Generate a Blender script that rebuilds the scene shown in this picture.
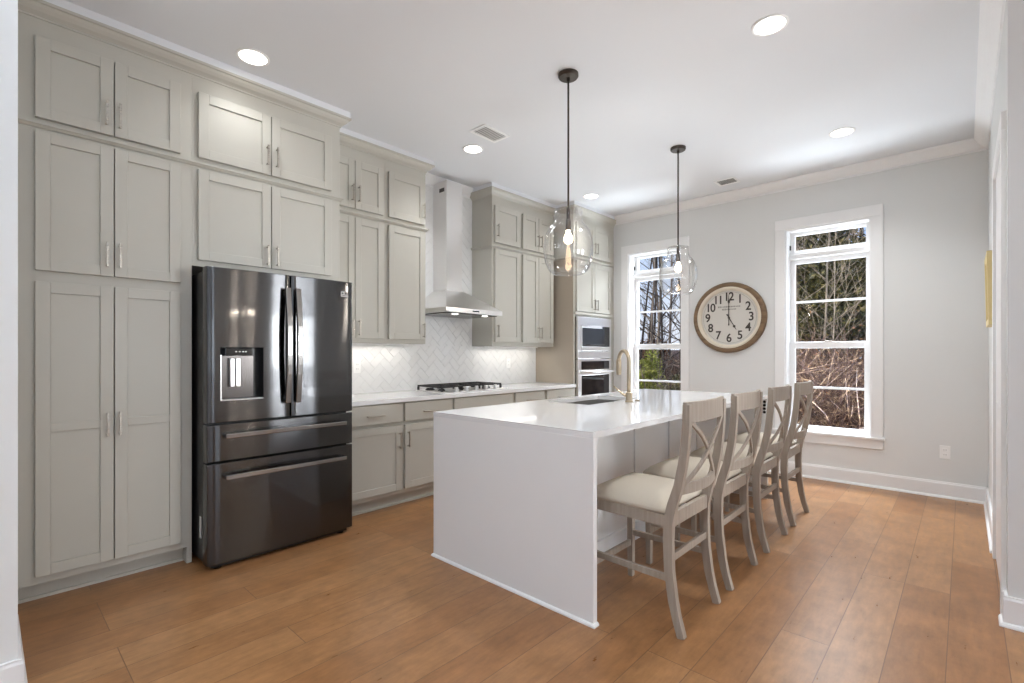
import bpy, bmesh, math, random
from mathutils import Vector, Matrix, noise
random.seed(11)
PI = math.pi
S = bpy.context.scene
COL = S.collection
for o in list(bpy.data.objects):
    bpy.data.objects.remove(o)

# ------------------------------------------------------------------ camera
cam_data = bpy.data.cameras.new('camera')
cam = bpy.data.objects.new('camera', cam_data)
COL.objects.link(cam)
cam.location = (0, 0, 1.283)
cam.rotation_euler = (PI / 2, 0, math.radians(42.745))
cam_data.sensor_width = 36
cam_data.lens = 489.5 / 1024 * 36
cam_data.shift_y = 12.1 / 1024
cam_data.clip_start = 0.03
cam_data.clip_end = 300
S.camera = cam

# ------------------------------------------------------------------ colour
S.view_settings.view_transform = 'Standard'
S.view_settings.look = 'None'
S.view_settings.gamma = 1
S.view_settings.use_curve_mapping = False
S.view_settings.exposure = 0.08

# ------------------------------------------------------------------ world: winter sky with thin cloud
W = bpy.data.worlds.new('sky')
S.world = W
W.use_nodes = True
wn, wl = W.node_tree.nodes, W.node_tree.links
wn.clear()
w_out = wn.new('ShaderNodeOutputWorld')
w_bg = wn.new('ShaderNodeBackground')
w_tc = wn.new('ShaderNodeTexCoord')
w_sep = wn.new('ShaderNodeSeparateXYZ')
w_rmp = wn.new('ShaderNodeValToRGB')
w_rmp.color_ramp.elements[0].position = 0.0
w_rmp.color_ramp.elements[0].color = (0.74, 0.80, 0.95, 1)
w_rmp.color_ramp.elements[1].position = 0.45
w_rmp.color_ramp.elements[1].color = (0.10, 0.27, 0.68, 1)
e = w_rmp.color_ramp.elements.new(0.16)
e.color = (0.50, 0.66, 0.95, 1)
w_noi = wn.new('ShaderNodeTexNoise')
w_noi.inputs['Scale'].default_value = 3.2
w_noi.inputs['Detail'].default_value = 6
w_cr = wn.new('ShaderNodeValToRGB')
w_cr.color_ramp.elements[0].position = 0.5
w_cr.color_ramp.elements[0].color = (0, 0, 0, 1)
w_cr.color_ramp.elements[1].position = 0.75
w_mix = wn.new('ShaderNodeMixRGB')
w_mix.inputs['Color2'].default_value = (0.95, 0.96, 1.0, 1)
wl.new(w_tc.outputs['Generated'], w_sep.inputs[0])
wl.new(w_sep.outputs['Z'], w_rmp.inputs[0])
wl.new(w_tc.outputs['Generated'], w_noi.inputs['Vector'])
wl.new(w_noi.outputs['Fac'], w_cr.inputs[0])
wl.new(w_cr.outputs[0], w_mix.inputs['Fac'])
wl.new(w_rmp.outputs[0], w_mix.inputs['Color1'])
wl.new(w_mix.outputs[0], w_bg.inputs['Color'])
w_bg.inputs['Strength'].default_value = 1.0
wl.new(w_bg.outputs[0], w_out.inputs[0])

# ------------------------------------------------------------------ sun (from behind the house, lights the trees)
sd = bpy.data.lights.new('sun', 'SUN')
sd.energy = 3.4
sd.angle = math.radians(0.6)
sd.color = (1.0, 0.93, 0.82)
so = bpy.data.objects.new('sun', sd)
COL.objects.link(so)
so.rotation_euler = Vector((0.74, 0.52, -0.60)).to_track_quat('-Z', 'Y').to_euler()

# ------------------------------------------------------------------ added fill lamps at the unseen living room windows
ROOM_X1, ROOM_Y0 = 4.5, -5.0
LR_EAST = [(-3.4, -2.0), (-1.2, 0.2), (1.0, 2.4)]
ADDED_WINDOW = [(4.5, 5.72)]  # added opening, only for the bright band in the refrigerator door
LR_SOUTH = [(-3.3, -1.7), (-0.9, 0.7), (1.5, 3.1)]
LR_Z = (0.5, 2.6)
def fill_light(name, loc, direction, sx, sy, power, color=(1, 1, 1), spread=180):
    d = bpy.data.lights.new(name, 'AREA')
    d.shape = 'RECTANGLE'
    d.size, d.size_y = sx, sy
    d.energy = power
    d.spread = math.radians(spread)
    d.color = color
    o = bpy.data.objects.new(name, d)
    COL.objects.link(o)
    o.location = loc
    o.rotation_euler = Vector(direction).to_track_quat('-Z', 'Z').to_euler()
    return o
for (a, b), pw in zip(LR_EAST, (7, 14, 36)):
    fill_light('fill_east', (ROOM_X1 - 0.30, (a + b) / 2, 1.45), (-1, 0, 0.9), b - a, 1.6, pw, (0.78, 0.895, 1.0))  # added fill tilted upward, brightens ceiling and cabinet fronts
fill_light('fridge_band_light', (ROOM_X1 - 0.06, 5.12, 1.55), (-1, 0, 0), 1.1, 2.0, 90, (0.92, 0.96, 1.0), 62)  # added out of view to put a bright band on the refrigerator door
for a, b in LR_SOUTH:
    fill_light('fill_rear', ((a + b) / 2, ROOM_Y0 + 0.30, 1.45), (0, 0.1, 1), b - a, 1.2, 2, (0.80, 0.91, 1.0))  # added fill aimed up at the ceiling, out of view
# added unseen lamps: an uplight under the ceiling, two fills outside each kitchen window
fill_light('bounce_fill', (-1.0, -1.0, 1.7), (0, 0.0, 1), 1.2, 1.0, 72, (0.78, 0.895, 1.0), 130)
for wx in (-2.91, -1.03):
    fill_light('sky_fill', (wx, 7.6, 4.1), (0, -1, -0.95), 1.6, 1.6, 480, (0.88, 0.94, 1.0))  # added lamp standing in for sky light, above the line of sight
    fill_light('ground_fill', (wx, 7.4, -0.25), (0, -1, 0.85), 1.8, 1.2, 205, (0.82, 0.915, 1.0))  # added lamp standing in for light off the ground, below sight

# ------------------------------------------------------------------ materials
MATS = {}
def srgb(r, g, b):
    f = lambda c: (c / 255 / 12.92) if c / 255 <= 0.04045 else ((c / 255 + 0.055) / 1.055) ** 2.4
    return (f(r), f(g), f(b), 1)
def mat(name, col, rough=0.5, metal=0.0, noise_amt=0.0, noise_scale=20, bump=0.0, bump_scale=60, **kw):
    m = bpy.data.materials.new(name)
    m.use_nodes = True
    n, l = m.node_tree.nodes, m.node_tree.links
    b = n['Principled BSDF']
    c = srgb(*col)
    b.inputs['Base Color'].default_value = c
    b.inputs['Roughness'].default_value = rough
    b.inputs['Metallic'].default_value = metal
    for k, v in kw.items():
        b.inputs[k.replace('_', ' ')].default_value = v
    tc = n.new('ShaderNodeTexCoord')
    if noise_amt:
        t = n.new('ShaderNodeTexNoise')
        t.inputs['Scale'].default_value = noise_scale
        t.inputs['Detail'].default_value = 4
        l.new(tc.outputs['Object'], t.inputs['Vector'])
        mx = n.new('ShaderNodeMixRGB')
        mx.inputs['Color1'].default_value = [x * (1 - noise_amt) for x in c[:3]] + [1]
        mx.inputs['Color2'].default_value = [min(1, x * (1 + noise_amt)) for x in c[:3]] + [1]
        l.new(t.outputs['Fac'], mx.inputs['Fac'])
        l.new(mx.outputs[0], b.inputs['Base Color'])
    if bump:
        t = n.new('ShaderNodeTexNoise')
        t.inputs['Scale'].default_value = bump_scale
        l.new(tc.outputs['Object'], t.inputs['Vector'])
        bp = n.new('ShaderNodeBump')
        bp.inputs['Strength'].default_value = bump
        bp.inputs['Distance'].default_value = 0.002
        l.new(t.outputs['Fac'], bp.inputs['Height'])
        l.new(bp.outputs[0], b.inputs['Normal'])
    MATS[name] = m
    return m
def brushed(name, col, rough, aniso, rot=0.0, scale=(4, 4, 400), amt=0.12):
    """brushed metal: fine stretched grain plus anisotropic highlight"""
    m = mat(name, col, rough, 1.0)
    n, l = m.node_tree.nodes, m.node_tree.links
    b = n['Principled BSDF']
    b.inputs['Anisotropic'].default_value = aniso
    b.inputs['Anisotropic Rotation'].default_value = rot
    tg = n.new('ShaderNodeTangent')
    tg.direction_type = 'RADIAL'
    tg.axis = 'Z'
    l.new(tg.outputs[0], b.inputs['Tangent'])
    tc = n.new('ShaderNodeTexCoord')
    mp = n.new('ShaderNodeMapping')
    mp.inputs['Scale'].default_value = scale
    t = n.new('ShaderNodeTexNoise')
    t.inputs['Scale'].default_value = 1.0
    t.inputs['Detail'].default_value = 3
    l.new(tc.outputs['Object'], mp.inputs[0])
    l.new(mp.outputs[0], t.inputs['Vector'])
    mr = n.new('ShaderNodeMapRange')
    mr.inputs['To Min'].default_value = rough * (1 - amt)
    mr.inputs['To Max'].default_value = rough * (1 + amt)
    l.new(t.outputs['Fac'], mr.inputs['Value'])
    l.new(mr.outputs[0], b.inputs['Roughness'])
    return m
def emit(name, col, strength):
    m = bpy.data.materials.new(name)
    m.use_nodes = True
    n, l = m.node_tree.nodes, m.node_tree.links
    n.clear()
    o = n.new('ShaderNodeOutputMaterial')
    em = n.new('ShaderNodeEmission')
    em.inputs['Color'].default_value = srgb(*col)
    em.inputs['Strength'].default_value = strength
    l.new(em.outputs[0], o.inputs[0])
    MATS[name] = m
    return m
def glass(name, tint, ior, extra=0.0, rough=0.0):
    """thin clear glass: see-through, with a fresnel reflection"""
    m = bpy.data.materials.new(name)
    m.use_nodes = True
    n, l = m.node_tree.nodes, m.node_tree.links
    n.clear()
    o = n.new('ShaderNodeOutputMaterial')
    mx = n.new('ShaderNodeMixShader')
    tr = n.new('ShaderNodeBsdfTransparent')
    gl = n.new('ShaderNodeBsdfGlossy')
    gl.inputs['Roughness'].default_value = rough
    tr.inputs['Color'].default_value = tint
    lw = n.new('ShaderNodeLayerWeight')
    lw.inputs['Blend'].default_value = 0.5
    pw = n.new('ShaderNodeMath')
    pw.operation = 'POWER'
    pw.inputs[1].default_value = ior
    l.new(lw.outputs['Facing'], pw.inputs[0])
    ad = n.new('ShaderNodeMath')
    ad.operation = 'MULTIPLY_ADD'
    ad.use_clamp = True
    ad.inputs[1].default_value = 0.7
    ad.inputs[2].default_value = 0.035 + extra
    l.new(pw.outputs[0], ad.inputs[0])
    l.new(ad.outputs[0], mx.inputs[0])
    l.new(tr.outputs[0], mx.inputs[1])
    l.new(gl.outputs[0], mx.inputs[2])
    l.new(mx.outputs[0], o.inputs[0])
    MATS[name] = m
    return m

mat('wall_paint', (229, 230, 229), 0.65, bump=0.08, bump_scale=180)
mat('ceiling_paint', (232, 234, 237), 0.75, bump=0.06, bump_scale=150)
mat('trim_paint', (245, 245, 245), 0.35, noise_amt=0.01)
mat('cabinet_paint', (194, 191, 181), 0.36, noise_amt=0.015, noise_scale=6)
mat('cabinet_side_shaded', (176, 164, 148), 0.4, noise_amt=0.02, noise_scale=6)  # cabinet paint with the tower side's shade put into the colour
mat('cabinet_inside', (120, 112, 98), 0.6, noise_amt=0.02)
brushed('nickel', (192, 186, 176), 0.28, 0.3)
brushed('stainless', (232, 230, 228), 0.3, 0.55)
mat('sink_steel', (150, 148, 146), 0.45, 0.65, noise_amt=0.04)
bs = brushed('black_stainless', (78, 78, 79), 0.12, 1.0, rot=0.25, amt=0.02)
bs.node_tree.nodes['Principled BSDF'].inputs['Coat Weight'].default_value = 0.5
bs.node_tree.nodes['Principled BSDF'].inputs['Coat Roughness'].default_value = 0.06
def groove(m, k):
    """fine horizontal brushing: tiny random tilts up and down"""
    n, l = m.node_tree.nodes, m.node_tree.links
    tc = n.new('ShaderNodeTexCoord')
    sp = n.new('ShaderNodeSeparateXYZ')
    mu = n.new('ShaderNodeMath'); mu.operation = 'MULTIPLY'; mu.inputs[1].default_value = 9000
    wn_ = n.new('ShaderNodeTexWhiteNoise'); wn_.noise_dimensions = '1D'
    sb = n.new('ShaderNodeMath'); sb.operation = 'MULTIPLY_ADD'; sb.inputs[1].default_value = k; sb.inputs[2].default_value = -k / 2
    cb = n.new('ShaderNodeCombineXYZ')
    ge = n.new('ShaderNodeNewGeometry')
    ad = n.new('ShaderNodeVectorMath'); ad.operation = 'ADD'
    no = n.new('ShaderNodeVectorMath'); no.operation = 'NORMALIZE'
    l.new(tc.outputs['Object'], sp.inputs[0]); l.new(sp.outputs['Z'], mu.inputs[0]); l.new(mu.outputs[0], wn_.inputs['W'])
    l.new(wn_.outputs['Value'], sb.inputs[0]); l.new(sb.outputs[0], cb.inputs['Z'])
    l.new(ge.outputs['Normal'], ad.inputs[0]); l.new(cb.outputs[0], ad.inputs[1]); l.new(ad.outputs[0], no.inputs[0])
    l.new(no.outputs[0], n['Principled BSDF'].inputs['Normal'])
groove(bs, 0.3)
brushed('dark_steel', (92, 88, 86), 0.22, 0.4)
mat('fridge_side', (22, 22, 23), 0.38, noise_amt=0.1)
mat('black_plastic', (12, 12, 13), 0.25, noise_amt=0.1)
mat('black_glass', (16, 17, 19), 0.05, noise_amt=0.1, IOR=1.6)
mat('cast_iron', (40, 38, 38), 0.5, noise_amt=0.2, bump=0.3)
mat('quartz', (240, 240, 240), 0.06, noise_amt=0.012, noise_scale=3)
mat('quartz_panel', (243, 242, 241), 0.3, noise_amt=0.012, noise_scale=3)
mat('white_tile', (240, 240, 239), 0.06, noise_amt=0.01, IOR=1.6)
mat('grout', (236, 235, 233), 0.8, noise_amt=0.03, noise_scale=80)
brushed('brushed_gold', (196, 180, 156), 0.3, 0.2)
mat('bronze', (78, 70, 64), 0.35, 0.8, noise_amt=0.1)
mat('linen', (200, 189, 172), 0.9, noise_amt=0.06, noise_scale=300, bump=0.5, bump_scale=700)
mat('white_plastic', (250, 250, 249), 0.35, noise_amt=0.01)
mat('vent_shadow', (165, 163, 161), 0.7, noise_amt=0.05)
brushed('handle_steel', (150, 147, 144), 0.22, 0.3)
mat('sticker_grey', (186, 184, 180), 0.6, noise_amt=0.03)
mat('dark_hole', (20, 18, 18), 0.6, noise_amt=0.1)
mat('clock_face', (216, 212, 205), 0.6, noise_amt=0.03, noise_scale=12)
mat('clock_cream', (226, 216, 198), 0.5, noise_amt=0.04)
mat('clock_numeral', (62, 56, 50), 0.6, noise_amt=0.1)
mat('clock_lettering', (150, 146, 138), 0.6, noise_amt=0.1)
mat('gilt', (222, 202, 146), 0.5, 0.0, noise_amt=0.1)
mat('canvas', (220, 214, 200), 0.8, noise_amt=0.05)
mat('siding', (200, 198, 192), 0.7, noise_amt=0.03)
glass('window_glass', (0.98, 0.985, 0.985, 1), 5.0, -0.029)
glass('globe_glass', (0.985, 0.982, 0.98, 1), 2.5, 0.005)
emit('lamp_white', (255, 250, 240), 7.0)
emit('filament', (255, 226, 186), 14.0)
emit('bulb_hot', (255, 240, 220), 330.0)

def wood_mat(name, c1, c2, rough, scale, axis='z'):
    """weathered wood with long grain along one object axis"""
    m = mat(name, c1, rough)
    n, l = m.node_tree.nodes, m.node_tree.links
    b = n['Principled BSDF']
    tc = n.new('ShaderNodeTexCoord')
    mp = n.new('ShaderNodeMapping')
    sc = {'x': (3, scale, scale), 'y': (scale, 3, scale), 'z': (scale, scale, 3)}[axis]
    mp.inputs['Scale'].default_value = sc
    t = n.new('ShaderNodeTexNoise')
    t.inputs['Scale'].default_value = 1.0
    t.inputs['Detail'].default_value = 6
    r = n.new('ShaderNodeValToRGB')
    r.color_ramp.elements[0].position = 0.3
    r.color_ramp.elements[0].color = srgb(*c2)
    r.color_ramp.elements[1].position = 0.7
    r.color_ramp.elements[1].color = srgb(*c1)
    l.new(tc.outputs['Object'], mp.inputs[0])
    l.new(mp.outputs[0], t.inputs['Vector'])
    l.new(t.outputs['Fac'], r.inputs[0])
    l.new(r.outputs[0], b.inputs['Base Color'])
    bp = n.new('ShaderNodeBump')
    bp.inputs['Strength'].default_value = 0.15
    bp.inputs['Distance'].default_value = 0.001
    l.new(t.outputs['Fac'], bp.inputs['Height'])
    l.new(bp.outputs[0], b.inputs['Normal'])
    return m
wood_mat('stool_wood', (172, 160, 147), (156, 143, 129), 0.5, 60, 'z')
wood_mat('clock_wood', (138, 112, 84), (104, 82, 60), 0.5, 30, 'x')
wood_mat('bark_grey', (150, 134, 118), (92, 80, 70), 0.9, 14, 'z')
wood_mat('bark_pale', (178, 162, 142), (118, 102, 86), 0.9, 14, 'z')
wood_mat('bark_dark', (78, 68, 60), (46, 40, 36), 0.9, 14, 'z')

def floor_mat():
    m = mat('oak_floor', (150, 105, 72), 0.34)
    n, l = m.node_tree.nodes, m.node_tree.links
    b = n['Principled BSDF']
    tc = n.new('ShaderNodeTexCoord')
    mp = n.new('ShaderNodeMapping')
    mp.inputs['Rotation'].default_value = (0, 0, PI / 2)
    mp.inputs['Location'].default_value = (0.4, 0.055, 0)
    br = n.new('ShaderNodeTexBrick')
    br.offset = 0.37
    br.offset_frequency = 3
    br.inputs['Color1'].default_value = (0, 0, 0, 1)
    br.inputs['Color2'].default_value = (1, 1, 1, 1)
    br.inputs['Mortar'].default_value = (0.5, 0.5, 0.5, 1)
    br.inputs['Scale'].default_value = 1
    br.inputs['Mortar Size'].default_value = 0.0022
    br.inputs['Mortar Smooth'].default_value = 0.3
    br.inputs['Brick Width'].default_value = 1.55
    br.inputs['Row Height'].default_value = 0.19
    l.new(tc.outputs['Object'], mp.inputs[0])
    l.new(mp.outputs[0], br.inputs['Vector'])
    # grain stretched along the planks (Y)
    mp2 = n.new('ShaderNodeMapping')
    mp2.inputs['Scale'].default_value = (34, 7, 1)
    l.new(tc.outputs['Object'], mp2.inputs[0])
    add = n.new('ShaderNodeVectorMath')
    add.operation = 'ADD'
    sc = n.new('ShaderNodeVectorMath')
    sc.operation = 'SCALE'
    sc.inputs['Scale'].default_value = 37
    l.new(br.outputs['Color'], sc.inputs[0])
    l.new(mp2.outputs[0], add.inputs[0])
    l.new(sc.outputs[0], add.inputs[1])
    g = n.new('ShaderNodeTexNoise')
    g.inputs['Scale'].default_value = 1
    g.inputs['Detail'].default_value = 7
    g.inputs['Roughness'].default_value = 0.62
    l.new(add.outputs[0], g.inputs['Vector'])
    big = n.new('ShaderNodeTexNoise')
    big.inputs['Scale'].default_value = 6
    big.inputs['Detail'].default_value = 9
    big.inputs['Roughness'].default_value = 0.68
    l.new(tc.outputs['Object'], big.inputs['Vector'])
    r1 = n.new('ShaderNodeValToRGB')
    r1.color_ramp.elements[0].color = srgb(152, 106, 66)
    r1.color_ramp.elements[1].color = srgb(168, 124, 83)
    l.new(br.outputs['Color'], r1.inputs[0])
    r2 = n.new('ShaderNodeValToRGB')
    r2.color_ramp.elements[0].position = 0.28
    r2.color_ramp.elements[0].color = (0.76, 0.75, 0.74, 1)
    r2.color_ramp.elements[1].position = 0.72
    r2.color_ramp.elements[1].color = (1.16, 1.16, 1.16, 1)
    l.new(g.outputs['Fac'], r2.inputs[0])
    r3 = n.new('ShaderNodeValToRGB')
    r3.color_ramp.elements[0].position = 0.3
    r3.color_ramp.elements[0].color = (0.80, 0.79, 0.78, 1)
    r3.color_ramp.elements[1].position = 0.7
    r3.color_ramp.elements[1].color = (1.12, 1.12, 1.12, 1)
    l.new(big.outputs['Fac'], r3.inputs[0])
    m1 = n.new('ShaderNodeMixRGB'); m1.blend_type = 'MULTIPLY'; m1.inputs['Fac'].default_value = 1
    m2 = n.new('ShaderNodeMixRGB'); m2.blend_type = 'MULTIPLY'; m2.inputs['Fac'].default_value = 1
    l.new(r1.outputs[0], m1.inputs['Color1']); l.new(r2.outputs[0], m1.inputs['Color2'])
    l.new(m1.outputs[0], m2.inputs['Color1']); l.new(r3.outputs[0], m2.inputs['Color2'])
    m3 = n.new('ShaderNodeMixRGB')
    m3.inputs['Color2'].default_value = srgb(118, 84, 56)
    l.new(br.outputs['Fac'], m3.inputs['Fac'])
    l.new(m2.outputs[0], m3.inputs['Color1'])
    l.new(m3.outputs[0], b.inputs['Base Color'])
    mr = n.new('ShaderNodeMapRange')
    mr.inputs['To Min'].default_value = 0.22
    mr.inputs['To Max'].default_value = 0.40
    l.new(g.outputs['Fac'], mr.inputs['Value'])
    l.new(mr.outputs[0], b.inputs['Roughness'])
    sub = n.new('ShaderNodeMath'); sub.operation = 'SUBTRACT'
    l.new(g.outputs['Fac'], sub.inputs[0]); l.new(br.outputs['Fac'], sub.inputs[1])
    bp = n.new('ShaderNodeBump')
    bp.inputs['Strength'].default_value = 0.25
    bp.inputs['Distance'].default_value = 0.0012
    l.new(sub.outputs[0], bp.inputs['Height'])
    l.new(bp.outputs[0], b.inputs['Normal'])
floor_mat()

def leafy(name, cols, rough=0.6):
    """foliage colour varies leaf by leaf with position"""
    m = mat(name, cols[0], rough)
    n, l = m.node_tree.nodes, m.node_tree.links
    tc = n.new('ShaderNodeTexCoord')
    t = n.new('ShaderNodeTexNoise')
    t.inputs['Scale'].default_value = 9
    t.inputs['Detail'].default_value = 5
    r = n.new('ShaderNodeValToRGB')
    r.color_ramp.elements[0].position = 0.3
    r.color_ramp.elements[0].color = srgb(*cols[0])
    r.color_ramp.elements[1].position = 0.7
    r.color_ramp.elements[1].color = srgb(*cols[-1])
    if len(cols) == 3:
        r.color_ramp.elements.new(0.5).color = srgb(*cols[1])
    l.new(tc.outputs['Object'], t.inputs['Vector'])
    l.new(t.outputs['Fac'], r.inputs[0])
    l.new(r.outputs[0], n['Principled BSDF'].inputs['Base Color'])
leafy('needles', [(36, 38, 22), (74, 72, 38), (150, 134, 76)])
leafy('bush_green', [(70, 78, 30), (138, 142, 52), (200, 196, 96)])
leafy('leaf_litter', [(54, 38, 30), (88, 62, 50), (124, 96, 78)], 0.9)
leafy('twigs', [(44, 30, 28), (78, 54, 46), (158, 130, 100)], 0.8)
leafy('dry_leaves', [(78, 46, 34), (112, 72, 46), (158, 118, 74)], 0.8)

# ------------------------------------------------------------------ mesh helpers
def box(bm, x0, x1, y0, y1, z0, z1, skip=''):
    v = [bm.verts.new(p) for p in ((x0, y0, z0), (x1, y0, z0), (x1, y1, z0), (x0, y1, z0),
                                   (x0, y0, z1), (x1, y0, z1), (x1, y1, z1), (x0, y1, z1))]
    for f in ((0, 3, 2, 1), (4, 5, 6, 7), (0, 1, 5, 4), (1, 2, 6, 5), (2, 3, 7, 6), (3, 0, 4, 7)):
        bm.faces.new([v[i] for i in f])
def hexa(bm, bot, top):
    v = [bm.verts.new(p) for p in bot] + [bm.verts.new(p) for p in top]
    k = len(bot)
    bm.faces.new([v[i] for i in reversed(range(k))])
    bm.faces.new([v[k + i] for i in range(k)])
    for i in range(k):
        j = (i + 1) % k
        bm.faces.new([v[i], v[j], v[k + j], v[k + i]])
def tube(bm, pts, radii, seg=8, cap=True):
    """round tube through points with a radius at each"""
    pts = [Vector(p) for p in pts]
    if not hasattr(radii, '__len__'):
        radii = [radii] * len(pts)
    rings = []
    up = None
    for i, p in enumerate(pts):
        t = (pts[min(i + 1, len(pts) - 1)] - pts[max(i - 1, 0)]).normalized()
        if up is None:
            up = Vector((0, 0, 1)) if abs(t.z) < 0.9 else Vector((1, 0, 0))
        a = t.cross(up)
        if a.length < 1e-6:
            a = t.orthogonal()
        a.normalize()
        b = a.cross(t).normalized()
        up = b
        rings.append([bm.verts.new(p + (a * math.cos(2 * PI * k / seg) + b * math.sin(2 * PI * k / seg)) * radii[i]) for k in range(seg)])
    for r0, r1 in zip(rings, rings[1:]):
        for k in range(seg):
            bm.faces.new((r0[k], r0[(k + 1) % seg], r1[(k + 1) % seg], r1[k]))
    if cap:
        bm.faces.new(list(reversed(rings[0])))
        bm.faces.new(rings[-1])
def strip(bm, pts, half_a, half_b, ua):
    """rectangular bar swept along points; ua is the fixed direction of the first half width"""
    pts = [Vector(p) for p in pts]
    rings = []
    for i, p in enumerate(pts):
        t = (pts[min(i + 1, len(pts) - 1)] - pts[max(i - 1, 0)]).normalized()
        u = Vector(ua)
        u = (u - t * u.dot(t)).normalized()
        w = t.cross(u).normalized()
        ha = half_a[i] if hasattr(half_a, '__len__') else half_a
        hb = half_b[i] if hasattr(half_b, '__len__') else half_b
        rings.append([bm.verts.new(p + u * (sa * ha) + w * (sb * hb)) for sa, sb in ((-1, -1), (1, -1), (1, 1), (-1, 1))])
    for r0, r1 in zip(rings, rings[1:]):
        for k in range(4):
            bm.faces.new((r0[k], r0[(k + 1) % 4], r1[(k + 1) % 4], r1[k]))
    bm.faces.new(list(reversed(rings[0])))
    bm.faces.new(rings[-1])
def lathe(bm, cx, cy, prof, seg=32, close=False):
    rings = []
    for r, z in prof:
        if r < 1e-6:
            rings.append([bm.verts.new((cx, cy, z))])
        else:
            rings.append([bm.verts.new((cx + r * math.cos(2 * PI * k / seg), cy + r * math.sin(2 * PI * k / seg), z)) for k in range(seg)])
    pairs = list(zip(rings, rings[1:]))
    if close:
        pairs.append((rings[-1], rings[0]))
    for a, b in pairs:
        for k in range(seg):
            j = (k + 1) % seg
            if len(a) == 1 and len(b) == 1:
                continue
            if len(a) == 1:
                bm.faces.new((a[0], b[k], b[j]))
            elif len(b) == 1:
                bm.faces.new((a[k], a[j], b[0]))
            else:
                bm.faces.new((a[k], a[j], b[j], b[k]))
def sweep(bm, path, prof):
    """profile (out, z) swept along an XY path with mitred corners; out is to the right of travel"""
    n = len(path)
    dirs = [(Vector(path[i + 1]) - Vector(path[i])).normalized() for i in range(n - 1)]
    nor = [Vector((d.y, -d.x)) for d in dirs]
    cols = []
    for i in range(n):
        if i == 0:
            m = nor[0]
        elif i == n - 1:
            m = nor[-1]
        else:
            m = (nor[i - 1] + nor[i])
            m = m / max(0.2, m.dot(nor[i]))
        cols.append([bm.verts.new((path[i][0] + m.x * o, path[i][1] + m.y * o, z)) for o, z in prof])
    k = len(prof)
    for a, b in zip(cols, cols[1:]):
        for j in range(k):
            jj = (j + 1) % k
            bm.faces.new((a[j], a[jj], b[jj], b[j]))
    bm.faces.new(list(reversed(cols[0])))
    bm.faces.new(cols[-1])
def new():
    return bmesh.new()
def origin(o):
    v = Vector((0, 0, 0))
    while o is not None:
        v += o.location
        o = o.parent
    return v
def obj(name, bm, m, parent=None, bevel=0.0, smooth=False, base=None, seg=2):
    """one mesh object; vertices are given in world coordinates"""
    bmesh.ops.recalc_face_normals(bm, faces=bm.faces[:])
    if parent is not None:
        off = origin(parent)
    elif base is not None:
        off = Vector(base)
    else:
        off = Vector((0, 0, 0))
    bmesh.ops.translate(bm, verts=bm.verts[:], vec=-off)
    me = bpy.data.meshes.new(name)
    bm.to_mesh(me)
    bm.free()
    if smooth:
        me.polygons.foreach_set('use_smooth', [True] * len(me.polygons))
    me.materials.append(MATS[m])
    o = bpy.data.objects.new(name, me)
    COL.objects.link(o)
    if parent is not None:
        o.parent = parent
    else:
        o.location = off
    if bevel:
        b = o.modifiers.new('bevel', 'BEVEL')
        b.width = bevel
        b.segments = seg
        b.limit_method = 'ANGLE'
        b.angle_limit = math.radians(40)
    if smooth == 'auto':
        pass
    return o
def tag(o, label, cat, group=None, kind=None):
    o['label'] = label
    o['category'] = cat
    if group: o['group'] = group
    if kind: o['kind'] = kind
    return o
def thing(name, loc, label, cat, group=None):
    o = bpy.data.objects.new(name, None)
    o.empty_display_size = 0.1
    COL.objects.link(o)
    o.location = loc
    return tag(o, label, cat, group)
def struct(name, bm, m, parent=None, bevel=0.0, label=None):
    o = obj(name, bm, m, parent, bevel)
    if parent is None:
        o['kind'] = 'structure'
    if label: o['label'] = label
    return o

# ------------------------------------------------------------------ room shell
XL, YB, ZC = -4.09, 5.816, 3.12
XR = 0.15
FACE, DOOR = -3.492, -3.465          # face frames and door fronts of the deep cabinets
UF, UD = -3.767, -3.74                # same for the shallow wall cabinets
bm = new(); box(bm, XL - 0.15, ROOM_X1 + 0.15, ROOM_Y0 - 0.15, YB + 0.22, -0.12, 0)
struct('floor', bm, 'oak_floor')
bm = new(); box(bm, XL - 0.15, ROOM_X1 + 0.15, ROOM_Y0 - 0.15, YB + 0.22, ZC, ZC + 0.2)
struct('ceiling', bm, 'ceiling_paint')
bm = new(); box(bm, XL - 0.15, XL, ROOM_Y0 - 0.15, YB + 0.22, 0, ZC)
struct('wall_left', bm, 'wall_paint')
def pierced_wall(bm, a0, a1, z0, z1, holes, put):
    """wall between a0 and a1 with rectangular holes (a, b, zlow, zhigh)"""
    xs = a0
    for a, b, h0, h1 in sorted(holes):
        put(xs, a, z0, z1)
        put(a, b, z0, h0)
        put(a, b, h1, z1)
        xs = b
    put(xs, a1, z0, z1)
W1 = (-3.272, -2.545, 0.480, 2.600)
W2 = (-1.404, -0.663, 0.480, 2.600)
bm = new()
pierced_wall(bm, XL, ROOM_X1 + 0.15, 0, ZC, [W1, W2], lambda a, b, p, q: box(bm, a, b, YB, YB + 0.22, p, q))
struct('wall_back', bm, 'wall_paint')
bm = new(); box(bm, XR, XR + 0.14, 3.28, YB, 0, ZC)
struct('wall_right', bm, 'wall_paint')
bm = new(); box(bm, XL, -2.60, -0.06, 0.09, 0, ZC)
struct('wall_near', bm, 'wall_paint')
bm = new()
pierced_wall(bm, ROOM_Y0 - 0.15, YB, 0, ZC, [(a, b) + LR_Z for a, b in LR_EAST + ADDED_WINDOW], lambda a, b, p, q: box(bm, ROOM_X1, ROOM_X1 + 0.15, a, b, p, q))
struct('wall_east', bm, 'wall_paint')
bm = new()
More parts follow.
